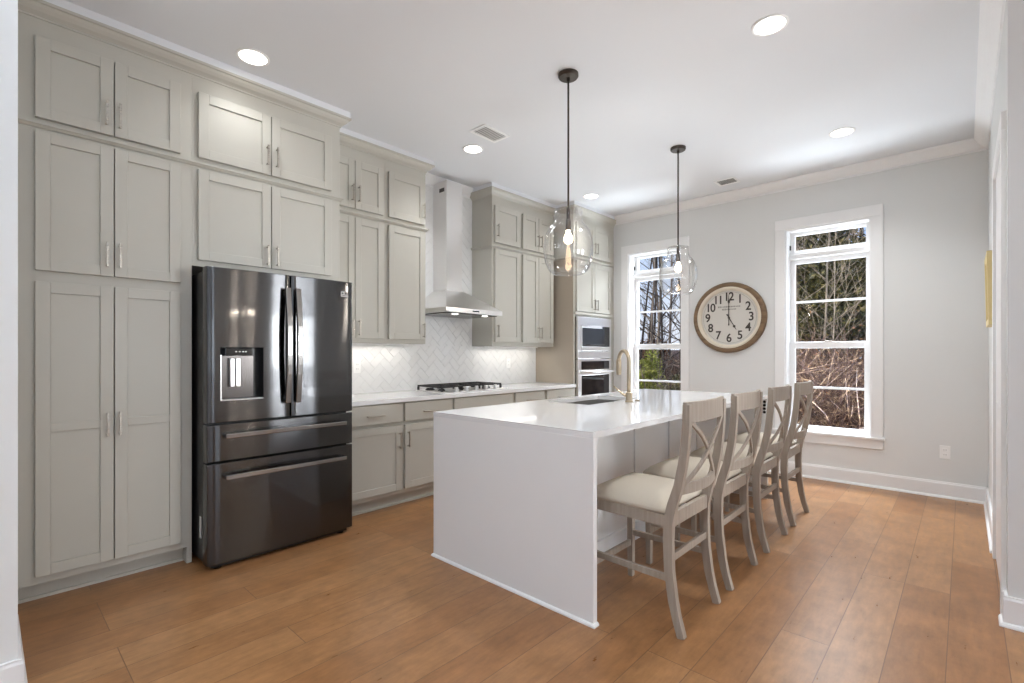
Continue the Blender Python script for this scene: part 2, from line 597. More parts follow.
pierced_wall(bm, XL, ROOM_X1, 0, ZC, [(a, b) + LR_Z for a, b in LR_SOUTH], lambda a, b, p, q: box(bm, a, b, ROOM_Y0 - 0.15, ROOM_Y0, p, q))
struct('wall_rear', bm, 'wall_paint')

# baseboards
BASE = [(0, 0), (0.016, 0), (0.016, 0.125), (0.012, 0.135), (0.012, 0.142), (0, 0.142)]
SHOE = [(0.016, 0), (0.03, 0), (0.029, 0.008), (0.024, 0.016), (0.016, 0.02)]
def baseboard(name, path):
    bm = new()
    sweep(bm, path, BASE)
    sweep(bm, path, SHOE)
    struct(name, bm, 'trim_paint')
baseboard('baseboard_back', [(-3.46, YB), (XR, YB)])
baseboard('baseboard_right', [(XR, YB), (XR, 4.40)])
baseboard('baseboard_right_end', [(XR, 3.36), (XR, 3.28), (XR + 0.14, 3.28), (XR + 0.14, YB)])
baseboard('baseboard_near', [(XL, -0.06), (-2.60, -0.06), (-2.60, 0.09), (-3.40, 0.09)])
# ceiling crown
CR = [(0, ZC), (0, 3.02), (0.012, 3.02), (0.012, 3.036), (0.026, 3.045), (0.045, 3.056), (0.065, 3.075), (0.078, 3.092), (0.09, 3.106), (0.09, ZC)]
bm = new(); sweep(bm, [(-3.48, YB), (XR, YB)], CR); struct('trim_1', bm, 'trim_paint', label='white crown moulding along the window wall')
bm = new(); sweep(bm, [(XR, YB), (XR, 3.28), (XR + 0.14, 3.28)], CR); struct('trim_2', bm, 'trim_paint', label='white crown moulding along the right wall')
bm = new(); sweep(bm, [(XL, 2.87), (XL, 3.75)], CR); struct('trim_3', bm, 'trim_paint', label='white crown moulding behind the hood chimney')
# door and casing on the right wall
dr = bpy.data.objects.new('door_1', None); COL.objects.link(dr); dr.location = (XR, 3.87, 0); dr['kind'] = 'structure'
bm = new()
box(bm, XR - 0.02, XR, 3.36, 3.45, 0, 2.37); box(bm, XR - 0.02, XR, 4.29, 4.38, 0, 2.37); box(bm, XR - 0.02, XR, 3.36, 4.38, 2.37, 2.46)
obj('casing', bm, 'trim_paint', dr, 0.003)
bm = new()
box(bm, XR - 0.006, XR, 3.455, 4.285, 0.01, 2.365)
for a, b in ((0.2, 1.0), (1.15, 2.2)):
    box(bm, XR - 0.01, XR - 0.006, 3.58, 4.16, a, b)
obj('door_panel', bm, 'trim_paint', dr, 0.002)
# ------------------------------------------------------------------ windows in the back wall
def window(name, hole):
    x0, x1, z0, z1 = hole
    w = bpy.data.objects.new(name, None); COL.objects.link(w)
    w.location = ((x0 + x1) / 2, YB, z0); w['kind'] = 'structure'
    bm = new()
    box(bm, x0 - 0.097, x0, YB - 0.02, YB, z0 - 0.01, z1)
    box(bm, x1, x1 + 0.097, YB - 0.02, YB, z0 - 0.01, z1)
    box(bm, x0 - 0.097, x1 + 0.097, YB - 0.022, YB, z1, z1 + 0.107)
    obj('casing', bm, 'trim_paint', w, 0.003)
    bm = new(); box(bm, x0 - 0.112, x1 + 0.112, YB - 0.042, YB, z0 - 0.022, z0); box(bm, x0 + 0.001, x1 - 0.001, YB, YB + 0.12, z0 - 0.001, z0 + 0.002); obj('window_sill', bm, 'trim_paint', w, 0.004)
    bm = new(); box(bm, x0 - 0.097, x1 + 0.097, YB - 0.018, YB, z0 - 0.112, z0 - 0.022); obj('apron', bm, 'trim_paint', w, 0.003)
    bm = new(); t = 0.012
    box(bm, x0, x0 + t, YB, YB + 0.22, z0, z1); box(bm, x1 - t, x1, YB, YB + 0.22, z0, z1)
    box(bm, x0 + t, x1 - t, YB, YB + 0.22, z1 - t, z1); box(bm, x0 + t, x1 - t, YB + 0.12, YB + 0.22, z0, z0 + t)
    obj('jamb', bm, 'trim_paint', w)
    a, b = x0 + t, x1 - t
    bm = new(); box(bm, a, b, YB + 0.10, YB + 0.20, 2.295, 2.345); obj('transom_bar', bm, 'trim_paint', w, 0.004)
    def sash(nm, y0, y1, p, q, side, top, bot, muntin=None):
        bm = new()
        box(bm, a, a + side, y0, y1, p, q); box(bm, b - side, b, y0, y1, p, q)
        box(bm, a + side, b - side, y0, y1, q - top, q); box(bm, a + side, b - side, y0, y1, p, p + bot)
        s = obj(nm, bm, 'trim_paint', w, 0.003)
        if muntin:
            bm = new(); box(bm, a + side, b - side, y0 + 0.002, y1 - 0.004, muntin - 0.011, muntin + 0.011); obj('muntin', bm, 'trim_paint', s, 0.002)
        ym = (y0 + y1) / 2
        bm = new(); box(bm, a + side - 0.004, b - side + 0.004, ym - 0.002, ym + 0.002, p + bot - 0.004, q - top + 0.004); obj('pane', bm, 'window_glass', s)
        return s
    sash('transom_sash', YB + 0.15, YB + 0.185, 2.345, z1 - t, 0.045, 0.036, 0.047)
    sash('upper_sash', YB + 0.16, YB + 0.19, 1.355, 2.295, 0.045, 0.047, 0.054, 1.836)
    sash('lower_sash', YB + 0.125, YB + 0.157, z0 + 0.003, 1.407, 0.055, 0.067, 0.040, 0.927)
    bm = new(); box(bm, (a + b) / 2 - 0.03, (a + b) / 2 + 0.03, YB + 0.12, YB + 0.132, 1.406, 1.42); obj('sash_lock', bm, 'nickel', w, 0.003)
    bm = new(); box(bm, a + 0.0, a + 0.012, YB + 0.12, YB + 0.138, 2.40, 2.45); obj('latch', bm, 'black_plastic', w, 0.002)
window('window_1', W1)
window('window_2', W2)
def plain_window(name, axis, a, b):
    """living room windows behind the camera"""
    w = bpy.data.objects.new(name, None); COL.objects.link(w); w['kind'] = 'structure'
    z0, z1 = LR_Z
    bm = new()
    def put(p, q, h0, h1):
        if axis == 'x': box(bm, ROOM_X1 + 0.04, ROOM_X1 + 0.09, p, q, h0, h1)
        else: box(bm, p, q, ROOM_Y0 - 0.09, ROOM_Y0 - 0.04, h0, h1)
    put(a, a + 0.06, z0, z1); put(b - 0.06, b, z0, z1); put(a, b, z0, z0 + 0.06); put(a, b, z1 - 0.06, z1); put(a, b, 1.52, 1.58)
    obj('window_frame', bm, 'trim_paint', w)
for k, (a, b) in enumerate(LR_EAST): plain_window('window_%d' % (3 + k), 'x', a, b)
plain_window('window_9', 'x', *ADDED_WINDOW[0])  # added unseen window frame around the refrigerator band light
for k, (a, b) in enumerate(LR_SOUTH): plain_window('window_%d' % (6 + k), 'y', a, b)

# ------------------------------------------------------------------ cabinetry
def shaker(bm, x, y0, y1, z0, z1, rail=0.057, mid=None, t=0.027):
    """shaker door facing +X whose front is at x"""
    xb = x - t
    box(bm, xb, x, y0, y0 + rail, z0, z1)
    box(bm, xb, x, y1 - rail, y1, z0, z1)
    box(bm, xb, x, y0 + rail, y1 - rail, z1 - rail, z1)
    box(bm, xb, x, y0 + rail, y1 - rail, z0, z0 + rail)
    if mid:
        box(bm, xb, x, y0 + rail, y1 - rail, mid[0], mid[1])
    box(bm, xb, x - 0.009, y0 + rail, y1 - rail, z0 + rail, z1 - rail)
def pull(parent, x, y, z, length=0.135, vert=True):
    bm = new()
    o = 0.032
    r = 0.0055
    h = length / 2
    if vert:
        strip(bm, [(x + o, y, z - h), (x + o, y, z + h)], r, r, (1, 0, 0))
        for s in (-1, 1): tube(bm, [(x, y, z + s * (h - 0.012)), (x + o, y, z + s * (h - 0.012))], 0.005, 8)
    else:
        strip(bm, [(x + o, y - h, z), (x + o, y + h, z)], r, r, (1, 0, 0))
        for s in (-1, 1): tube(bm, [(x, y + s * (h - 0.012), z), (x + o, y + s * (h - 0.012), z)], 0.005, 8)
    return obj('pull_handle', bm, 'nickel', parent, 0.001)
def door(parent, x, y0, y1, z0, z1, pull_y=None, pull_z=None, mid=None, rail=0.057):
    bm = new()
    shaker(bm, x, y0, y1, z0, z1, rail, mid)
    d = obj('door', bm, 'cabinet_paint', parent, 0.0015, seg=1)
    if pull_y is not None:
        pull(d, x, pull_y, pull_z)
    return d
def carcass(parent, face, y0, y1, z0, z1, back=XL + 0.003, m='cabinet_paint'):
    bm = new()
    box(bm, back, face, y0, y1, z0, z1)
    return obj('carcass', bm, m, parent, 0.001, seg=1)
def cabinet(name, label, face, y0, y1, z0, z1, doors, cat='cabinet', group=None):
    t = thing(name, (face, (y0 + y1) / 2, z0), label, cat, group)
    carcass(t, face, y0, y1, z0, z1)
    for d in doors:
        door(t, face + 0.027, *d[:4], *d[4:])
    return t
def rail_moulding(parent, path, z):
    """bead between the two tiers"""
    bm = new()
    sweep(bm, path, [(0, z - 0.012), (0.010, z - 0.012), (0.016, z - 0.004), (0.024, z + 0.002), (0.024, z + 0.014), (0.012, z + 0.018), (0, z + 0.018)])
    obj('bead_moulding', bm, 'cabinet_paint', parent)
CRN = [(0.001, 2.985), (0.001, 3.002), (0.008, 3.002), (0.008, 3.011), (0.015, 3.017), (0.032, 3.027), (0.046, 3.042), (0.054, 3.056), (0.064, 3.059), (0.064, 3.073), (-0.02, 3.073), (-0.02, 3.001), (0.0005, 3.001), (0.0005, 2.985)]
def crown(label, path):
    bm = new()
    sweep(bm, path, CRN)
    o = obj('crown_moulding', bm, 'cabinet_paint', base=(path[-1][0], path[-1][1], 3.0))
    tag(o, label, 'moulding', 'crown mouldings on the cabinets')
GAP_STRIPS = [[(FACE, 0.092), (FACE, 1.845), (UF - 0.02, 1.845)], [(UF, 1.845), (UF, 2.862), (XL + 0.003, 2.862)],
           [(XL + 0.003, 3.754), (UF, 3.754), (UF, 4.835)], [(UF, 4.878), (FACE, 4.878), (FACE, YB - 0.002)]]
for k, path in enumerate(GAP_STRIPS):       # added strip that hides the dark gap between cabinet crown and ceiling
    bm = new(); sweep(bm, path, [(-0.02, 3.0735), (0.058, 3.0735), (0.058, ZC - 0.0005), (-0.02, ZC - 0.0005)])
    struct('trim_%d' % (4 + k), bm, 'ceiling_paint', label='added white strip hiding the dark gap between the cabinet crown and the ceiling')
G_C = 'greige shaker kitchen cabinets'
# pantry
PY0, PY1 = 0.10, 0.875
t = thing('pantry_cabinet', (FACE, 0.49, 0), 'tall greige pantry cabinet with four shaker doors, left of refrigerator', 'cabinet', G_C)
bm = new(); box(bm, XL + 0.003, FACE, PY0, PY1, 0.10, 2.445); box(bm, FACE - 0.3, FACE, PY1 - 0.028, PY1, 0.0, 0.10); obj('carcass', bm, 'cabinet_paint', t, 0.001, seg=1)
bm = new(); box(bm, -3.70, -3.57, PY0, PY1 - 0.028, 0.0, 0.10); box(bm, -3.57, -3.558, PY0, PY1 - 0.028, 0, 0.016); obj('toe_kick', bm, 'cabinet_paint', t)
door(t, DOOR, 0.182, 0.494, 0.142, 1.653, 0.467, 0.896, (0.878, 0.922)); door(t, DOOR, 0.500, 0.812, 0.142, 1.653, 0.520, 0.896, (0.878, 0.922))
door(t, DOOR, 0.182, 0.494, 1.710, 2.424, 0.464, 1.825); door(t, DOOR, 0.500, 0.812, 1.710, 2.424, 0.520, 1.825)
cabinet('upper_cabinet', 'short two-door greige cabinet above the tall pantry', FACE, PY0, PY1, 2.445, 3.0,
        [(0.182, 0.494, 2.491, 2.906, 0.463, 2.60), (0.500, 0.812, 2.491, 2.906, 0.520, 2.60)], group=G_C)
rail_moulding(bpy.data.objects['upper_cabinet'], [(FACE, PY0), (FACE, PY1)], 2.456)
# over the refrigerator
FY0, FY1 = 0.875, 1.845
t = cabinet('upper_cabinet', 'wide two-door greige cabinet directly above the black refrigerator', FACE, FY0, FY1, 1.825, 2.445,
        [(0.905, 1.334, 1.863, 2.424, 1.306, 1.945), (1.340, 1.770, 1.863, 2.424, 1.368, 1.945)], group=G_C)
bm = new(); box(bm, XL + 0.003, FACE, FY1 - 0.02, FY1, 0, 1.825); obj('side_panel', bm, 'cabinet_paint', t)
t = cabinet('upper_cabinet', 'topmost wide two-door greige cabinet near ceiling, over the refrigerator cabinet', FACE, FY0, FY1, 2.445, 3.0,
        [(0.905, 1.334, 2.497, 2.900, 1.306, 2.62), (1.340, 1.770, 2.497, 2.900, 1.368, 2.62)], group=G_C)
rail_moulding(t, [(FACE, FY0), (FACE, FY1), (UF, FY1)], 2.456)
crown('greige crown moulding running over the pantry and refrigerator cabinets', [(FACE, PY0 - 0.008), (FACE, FY1), (UF - 0.02, FY1)])
# wall cabinets left of the hood
UA0, UA1, UB1 = FY1 + 0.001, 2.418, 2.862
cabinet('upper_cabinet', 'two-door greige wall cabinet beside refrigerator, above the counter', UF, UA0, UA1, 1.375, 2.445,
        [(1.862, 2.112, 1.412, 2.424, 2.085, 1.50), (2.118, 2.392, 1.412, 2.424, 2.145, 1.50)], group=G_C)
t = cabinet('upper_cabinet', 'small upper two-door greige cabinet right after the refrigerator cabinets', UF, UA0, UA1, 2.445, 3.0,
        [(1.862, 2.112, 2.497, 2.900, 2.085, 2.62), (2.118, 2.392, 2.497, 2.900, 2.145, 2.62)], group=G_C)
rail_moulding(t, [(UF, UA0), (UF, UA1)], 2.456)
cabinet('upper_cabinet', 'single-door greige wall cabinet just left of the range hood', UF, UA1, UB1, 1.375, 2.445,
        [(2.446, 2.838, 1.412, 2.424, 2.812, 1.50)], group=G_C)
t = cabinet('upper_cabinet', 'small single-door greige top cabinet just left of hood chimney', UF, UA1, UB1, 2.445, 3.0,
        [(2.446, 2.838, 2.497, 2.900, 2.812, 2.62)], group=G_C)
rail_moulding(t, [(UF, UA1), (UF, UB1), (XL + 0.003, UB1)], 2.456)
crown('greige crown moulding over the wall cabinets left of the hood', [(UF, FY1), (UF, UB1), (XL, UB1)])
# wall cabinets right of the hood
UC0, UC1, UD1 = 3.754, 4.213, 4.835
cabinet('upper_cabinet', 'single-door greige wall cabinet just right of the range hood', UF, UC0, UC1, 1.365, 2.445,
        [(3.781, 4.188, 1.412, 2.430, 3.806, 1.53)], group=G_C)
t = cabinet('upper_cabinet', 'small single-door greige top cabinet just right of hood chimney', UF, UC0, UC1, 2.445, 3.0,
        [(3.781, 4.188, 2.497, 2.901, 3.808, 2.625)], group=G_C)
rail_moulding(t, [(XL + 0.003, UC0), (UF, UC0), (UF, UC1)], 2.456)
cabinet('upper_cabinet', 'two-door greige wall cabinet between hood side cabinet and oven tower', UF, UC1, UD1, 1.365, 2.445,
        [(4.237, 4.519, 1.412, 2.430, 4.494, 1.53), (4.525, 4.807, 1.412, 2.430, 4.550, 1.53)], group=G_C)
t = cabinet('upper_cabinet', 'small two-door greige top cabinet left of the oven tower', UF, UC1, UD1, 2.445, 3.0,
        [(4.237, 4.519, 2.497, 2.901, 4.492, 2.62), (4.525, 4.807, 2.497, 2.901, 4.550, 2.62)], group=G_C)
rail_moulding(t, [(UF, UC1), (UF, UD1)], 2.456)
crown('greige crown moulding over the wall cabinets right of the hood', [(XL, UC0), (UF, UC0), (UF, UD1)])
# oven tower
OY0, OY1 = 4.878, 5.775
t = thing('oven_cabinet', (FACE, 5.33, 0), 'tall greige oven tower holding microwave and wall oven, beside the window', 'cabinet', G_C)
bm = new()
box(bm, XL + 0.003, FACE, OY0, OY0 + 0.04, 0, 2.445); box(bm, XL + 0.003, FACE, OY1 - 0.075, OY1, 0, 2.445)
box(bm, XL + 0.003, FACE, OY0 + 0.04, OY1 - 0.075, 1.745, 2.445); box(bm, XL + 0.003, FACE, OY0 + 0.04, OY1 - 0.075, 0.1, 0.44)
box(bm, XL + 0.003, XL + 0.02, OY0 + 0.04, OY1 - 0.075, 0.44, 1.745); box(bm, XL + 0.003, FACE - 0.07, OY0 + 0.04, OY1 - 0.075, 0, 0.1)
box(bm, FACE, FACE + 0.03, OY0 + 0.0, OY1 - 0.04, 1.765, 1.795)
obj('carcass', bm, 'cabinet_paint', t, 0.001, seg=1)
bm = new(); box(bm, UF - 0.32, FACE, OY0 - 0.006, OY0, 0.92, 2.44); obj('side_panel', bm, 'cabinet_side_shaded', t)
bm = new(); shaker(bm, DOOR, 4.93, 5.70, 0.12, 0.42); d = obj('drawer', bm, 'cabinet_paint', t, 0.0015, seg=1); pull(d, DOOR, 5.315, 0.27, 0.16, False)
door(t, DOOR, 4.917, 5.309, 1.803, 2.428, 5.283, 1.90); door(t, DOOR, 5.315, 5.707, 1.803, 2.428, 5.341, 1.90)
t = cabinet('upper_cabinet', 'small two-door greige top cabinet on the oven tower by the window', FACE, OY0, OY1, 2.445, 3.0,
        [(4.917, 5.309, 2.497, 2.901, 5.283, 2.62), (5.315, 5.707, 2.497, 2.901, 5.341, 2.62)], group=G_C)
rail_moulding(t, [(UF, OY0), (FACE, OY0), (FACE, OY1)], 2.456)
crown('greige crown moulding over the oven tower beside the window wall', [(UF, OY0), (FACE, OY0), (FACE, YB - 0.002)])
bm = new(); box(bm, XL + 0.003, FACE - 0.005, OY1, YB - 0.001, 0, 3.0)
tag(obj('filler_panel', bm, 'cabinet_paint', base=(FACE, OY1, 0)), 'narrow greige filler strip between oven tower and window wall', 'panel')

# base cabinets under the long counter
def base_cabinet(label, y0, y1, drawer, dy, doors, false_front=False):
    t = thing('base_cabinet', (FACE, (y0 + y1) / 2, 0), label, 'cabinet', 'greige base cabinets under the counter')
    bm = new(); box(bm, XL + 0.001, FACE, y0, y1, 0.105, 0.877); obj('carcass', bm, 'cabinet_paint', t, 0.001, seg=1)
    bm = new(); box(bm, XL + 0.3, -3.56, y0, y1, 0, 0.105); box(bm, -3.56, -3.545, y0, y1, 0, 0.016); obj('toe_kick', bm, 'cabinet_paint', t)
    bm = new(); box(bm, FACE, DOOR, drawer[0], drawer[1], 0.713, 0.868); d = obj('drawer', bm, 'cabinet_paint', t, 0.002)
    if not false_front:
        pull(d, DOOR, dy, 0.782, 0.16, False)
    for a, b, py in doors:
        door(t, DOOR, a, b, 0.143, 0.683, py, 0.56)
base_cabinet('greige base cabinet with drawer and door, next to refrigerator', 1.846, 2.406, (1.872, 2.390), 2.131, [(1.872, 2.390, 2.362)])
base_cabinet('greige base cabinet with drawer and door, second from refrigerator', 2.406, 2.951, (2.423, 2.936), 2.68, [(2.423, 2.936, 2.447)])
base_cabinet('greige base cabinet with wide blank front beneath the gas cooktop', 2.951, 3.781, (2.966, 3.755), 3.36, [(2.966, 3.358, 3.33), (3.364, 3.755, 3.39)], True)
base_cabinet('greige base cabinet with drawer, just right of cooktop cabinet', 3.781, 4.31, (3.807, 4.285), 4.046, [(3.807, 4.285, 3.83)])
base_cabinet('greige base cabinet with drawer, next to the oven tower', 4.31, 4.872, (4.335, 4.862), 4.60, [(4.335, 4.862, 4.36)])
# counter top
bm = new(); box(bm, XL + 0.001, -3.445, 1.846, 4.871, 0.877, 0.914)
tag(obj('countertop', bm, 'quartz', base=(-3.445, 3.36, 0.877), bevel=0.003), 'long white quartz counter along the left wall, under the hood', 'countertop')

# ------------------------------------------------------------------ herringbone backsplash
def herringbone(y0, y1, z0, z1, xf):
    """real tiles laid at 45 degrees, every one very slightly out of plane"""
    bm = new()
    L, Wd, g = 0.150, 0.075, 0.002
    rnd = random.Random(4)
    cy, cz = (y0 + y1) / 2, (z0 + z1) / 2
    R = math.hypot(y1 - y0, z1 - z0) / 2 + 0.3
    N = int(R / Wd) + 4
    c, s = math.cos(PI / 4), math.sin(PI / 4)
    def tile(a, b, w, h):
        pts = [(a + g / 2, b + g / 2), (a + w - g / 2, b + g / 2), (a + w - g / 2, b + h - g / 2), (a + g / 2, b + h - g / 2)]
        q = [(cy + p * c - r * s, cz + p * s + r * c) for p, r in pts]
        my = sum(v[0] for v in q) / 4; mz = sum(v[1] for v in q) / 4
        if not (y0 - 0.12 < my < y1 + 0.12 and z0 - 0.12 < mz < z1 + 0.12): return
        ty, tz = rnd.uniform(-0.012, 0.012), rnd.uniform(-0.012, 0.012)
        hexa(bm, [(xf - 0.006, v[0], v[1]) for v in q],
             [(xf + (v[0] - my) * ty + (v[1] - mz) * tz, v[0], v[1]) for v in q])
    for i in range(-N, N):
        for j in range(-N, N):
            k = (i - j) % 4
            if k == 0: tile(i * Wd, j * Wd, L, Wd)
            if k == 3: tile(i * Wd, j * Wd, Wd, L)
    for co, no in (((0, y0, 0), (0, -1, 0)), ((0, y1, 0), (0, 1, 0)), ((0, 0, z0), (0, 0, -1)), ((0, 0, z1), (0, 0, 1))):
        geom = bm.verts[:] + bm.edges[:] + bm.faces[:]
        bmesh.ops.bisect_plane(bm, geom=geom, plane_co=co, plane_no=no, clear_outer=True)
    return bm
t = thing('backsplash', (XL, 3.36, 0.914), 'white glossy herringbone tile backsplash behind cooktop and counter', 'backsplash')
bm = new(); box(bm, XL + 0.002, XL + 0.006, 1.846, 4.871, 0.915, 1.364); box(bm, XL + 0.002, XL + 0.006, UB1 + 0.001, UC0 - 0.001, 1.364, 3.02); obj('grout', bm, 'grout', t)
bm = herringbone(1.848, 4.870, 0.916, 1.363, XL + 0.009); b2 = herringbone(UB1 + 0.002, UC0 - 0.002, 1.363, 3.018, XL + 0.009)
me = bpy.data.meshes.new('tmp'); b2.to_mesh(me); b2.free(); bm.from_mesh(me); bpy.data.meshes.remove(me)
obj('tile', bm, 'white_tile', t)

def outlet(name, label, p, axis, cat='outlet', group=None):
    """duplex outlet plate; axis is the direction it faces"""
    t = thing(name, p, label, cat, group)
    x, y, z = p
    def b(bm, a0, a1, d0, d1, h0, h1):
        if axis == 'x': box(bm, x + d0, x + d1, y + a0, y + a1, z + h0, z + h1)
        else: box(bm, x + a0, x + a1, y - d1, y - d0, z + h0, z + h1)
    bm = new(); b(bm, -0.036, 0.036, 0, 0.006, -0.058, 0.058); obj('cover_plate', bm, 'white_plastic', t, 0.002)
    for zz in (-0.021, 0.021):
        bm = new(); b(bm, -0.017, 0.017, 0.006, 0.008, zz - 0.015, zz + 0.015); s = obj('socket', bm, 'white_plastic', t, 0.001)
        bm = new(); b(bm, -0.008, -0.006, 0.008, 0.0084, zz - 0.005, zz + 0.006); b(bm, 0.006, 0.008, 0.008, 0.0084, zz - 0.005, zz + 0.006); obj('slot', bm, 'dark_hole', s)
outlet('wall_outlet', 'white outlet on backsplash between refrigerator and cooktop', (XL + 0.0095, 2.325, 1.163), 'x', group='backsplash outlets')
outlet('wall_outlet', 'white outlet on backsplash right of cooktop, near the oven tower', (XL + 0.0095, 4.345, 1.165), 'x', group='backsplash outlets')
outlet('wall_outlet', 'white outlet low on the grey window wall, right of window', (-0.127, YB, 0.405), 'y')

# ------------------------------------------------------------------ range hood
HC = 3.305
t = thing('range_hood', (XL, HC, 1.66), 'stainless steel chimney range hood above the gas cooktop', 'range hood')
bm = new(); box(bm, XL + 0.01, -3.863, HC - 0.104, HC + 0.104, 1.91, 3.05); obj('chimney', bm, 'stainless', t, 0.002)
bm = new(); hexa(bm, [(XL + 0.01, HC - 0.375, 1.72), (-3.54, HC - 0.375, 1.72), (-3.54, HC + 0.375, 1.72), (XL + 0.01, HC + 0.375, 1.72)],
     [(XL + 0.01, HC - 0.125, 1.925), (-3.845, HC - 0.125, 1.925), (-3.845, HC + 0.125, 1.925), (XL + 0.01, HC + 0.125, 1.925)]); obj('canopy', bm, 'stainless', t, 0.003)
bm = new(); box(bm, XL + 0.01, -3.538, HC - 0.377, HC + 0.377, 1.676, 1.722); obj('rim', bm, 'stainless', t, 0.004)
bm = new(); box(bm, XL + 0.05, -3.58, HC - 0.34, HC + 0.34, 1.668, 1.6765); obj('filter_panel', bm, 'dark_steel', t)
bm = new(); box(bm, -3.5385, -3.536, HC - 0.045, HC + 0.045, 1.692, 1.704); obj('control_panel', bm, 'black_plastic', t)
bm = new(); box(bm, -3.98, -3.90, HC - 0.1045, HC - 0.104, 2.94, 2.98); obj('vent_slots', bm, 'dark_steel', t)
for s in (-1, 1):
    bm = new(); lathe(bm, -3.62, HC + s * 0.2, [(0, 1.664), (0.028, 1.664), (0.03, 1.669), (0, 1.669)], 16); obj('hood_lamp', bm, 'lamp_white', t)
    hl = bpy.data.lights.new('hood_light', 'SPOT'); hl.energy = 2.2; hl.spot_size = 2.2; hl.spot_blend = 0.9; hl.shadow_soft_size = 0.03; hl.color = (1, 0.93, 0.84)
    ho = bpy.data.objects.new('hood_light', hl); COL.objects.link(ho); ho.location = (-3.62, HC + s * 0.2, 1.655)

# ------------------------------------------------------------------ gas cooktop
KY0, KY1 = 2.93, 3.76
t = thing('gas_cooktop', (-3.77, 3.33, 0.914), 'black gas cooktop with iron grates and steel knobs in the white counter', 'cooktop')
bm = new(); box(bm, -4.02, -3.53, KY0, KY1, 0.9145, 0.922); obj('tray', bm, 'stainless', t, 0.003)
for k in range(3):
    a = KY0 + 0.01 + k * 0.272; b = a + 0.266
    bm = new(); r = 0.007
    x0, x1 = -4.0, (-3.66 if k == 1 else -3.62)
    for yy in (a + r, b - r): box(bm, x0, x1, yy - r, yy + r, 0.955, 0.972)
    for xx in (x0 + r, x1 - r, (x0 + x1) / 2): box(bm, xx - r, xx + r, a, b, 0.955, 0.972)
    box(bm, x0, x1, (a + b) / 2 - r, (a + b) / 2 + r, 0.955, 0.972)
    for yy in (a + r, b - r):
        for xx in (x0 + r, x1 - r): box(bm, xx - 0.009, xx + 0.009, yy - 0.009, yy + 0.009, 0.922, 0.957)
    obj('grate', bm, 'cast_iron', t, 0.002)
for yy, xx, r in ((3.02, -3.90, 0.045), (3.02, -3.72, 0.035), (3.33, -3.83, 0.06), (3.62, -3.90, 0.04), (3.62, -3.72, 0.045)):
    bm = new(); lathe(bm, xx, yy, [(0, 0.922), (r, 0.922), (r, 0.932), (r * 0.8, 0.934), (r * 0.8, 0.942), (0, 0.944)], 20); obj('burner', bm, 'cast_iron', t)
for k in range(5):
    yy = 3.08 + k * 0.1325
    bm = new(); lathe(bm, -3.572, yy, [(0, 0.922), (0.024, 0.922), (0.024, 0.928), (0.020, 0.930), (0.019, 0.958), (0.015, 0.962), (0, 0.962)], 18); obj('knob', bm, 'stainless', t)

# ------------------------------------------------------------------ refrigerator
FR0, FR1, FC = 0.886, 1.812, 1.349
t = thing('refrigerator', (-3.6, FC, 0), 'black stainless french-door refrigerator with ice dispenser and two lower drawers', 'refrigerator')
bm = new(); box(bm, -4.0, -3.315, FR0 + 0.008, FR1 - 0.008, 0.035, 1.775); obj('body', bm, 'fridge_side', t, 0.004)
bm = new(); box(bm, -3.9, -3.27, FR0 + 0.03, FR1 - 0.03, 0.012, 0.036); obj('base_grille', bm, 'black_plastic', t)
def fx(y):
    """gently bowed front"""
    u = (y - FC) / 0.463
    x = -3.24 + 0.007 * (1 - u * u)
    return x
def bowed(y0, y1, z0, z1, hole=None, xb=-3.312, edge=0.008):
    bm = new()
    ys = [y0, y0 + edge * 0.35, y0 + edge] + [y0 + edge + (y1 - y0 - 2 * edge) * k / 14 for k in range(1, 14)] + [y1 - edge, y1 - edge * 0.35, y1]
    zs = [z0, z0 + 0.004, z1 - 0.004, z1]
    if hole:
        ys = sorted(set([y for y in ys if not (hole[0] - 0.004 < y < hole[0] + 0.004 or hole[1] - 0.004 < y < hole[1] + 0.004)] + [hole[0], hole[1]]))
        zs = sorted(zs + [hole[2], hole[3]])
    def X(y, z):
        d = min(y - y0, y1 - y)
        x = fx(y)
        if d < edge: x -= 0.012 * (1 - math.sqrt(max(0, 1 - (1 - d / edge) ** 2)))
        if z in (z0, z1): x -= 0.004
        return x
    g = [[bm.verts.new((X(y, z), y, z)) for z in zs] for y in ys]
    for i in range(len(ys) - 1):
        for j in range(len(zs) - 1):
            if hole and hole[0] <= ys[i] < hole[1] and hole[2] <= zs[j] < hole[3]: continue
            bm.faces.new((g[i][j], g[i + 1][j], g[i + 1][j + 1], g[i][j + 1]))
    bk = {}
    def back(i, j):
        if (i, j) not in bk: bk[i, j] = bm.verts.new((xb, ys[i], zs[j]))
        return bk[i, j]
    n, m = len(ys) - 1, len(zs) - 1
    for i in range(n):
        for j in (0, m): bm.faces.new((g[i][j], g[i + 1][j], back(i + 1, j), back(i, j)))
    for j in range(m):
        for i in (0, n): bm.faces.new((g[i][j], g[i][j + 1], back(i, j + 1), back(i, j)))
    return bm
DP = (0.957, 1.199, 1.002, 1.322)
dl = obj('door', bowed(FR0, 1.3645, 0.872, 1.795, DP), 'black_stainless', t)
dr_ = obj('door', bowed(1.3685, FR1, 0.872, 1.795), 'black_stainless', t)
d1 = obj('drawer', bowed(FR0, FR1, 0.642, 0.862), 'black_stainless', t)
d2 = obj('drawer', bowed(FR0, FR1, 0.038, 0.632), 'black_stainless', t)
for o in (dl, dr_, d1, d2):
    o.data.polygons.foreach_set('use_smooth', [True] * len(o.data.polygons))
    es = o.modifiers.new('edge', 'EDGE_SPLIT'); es.split_angle = math.radians(35)
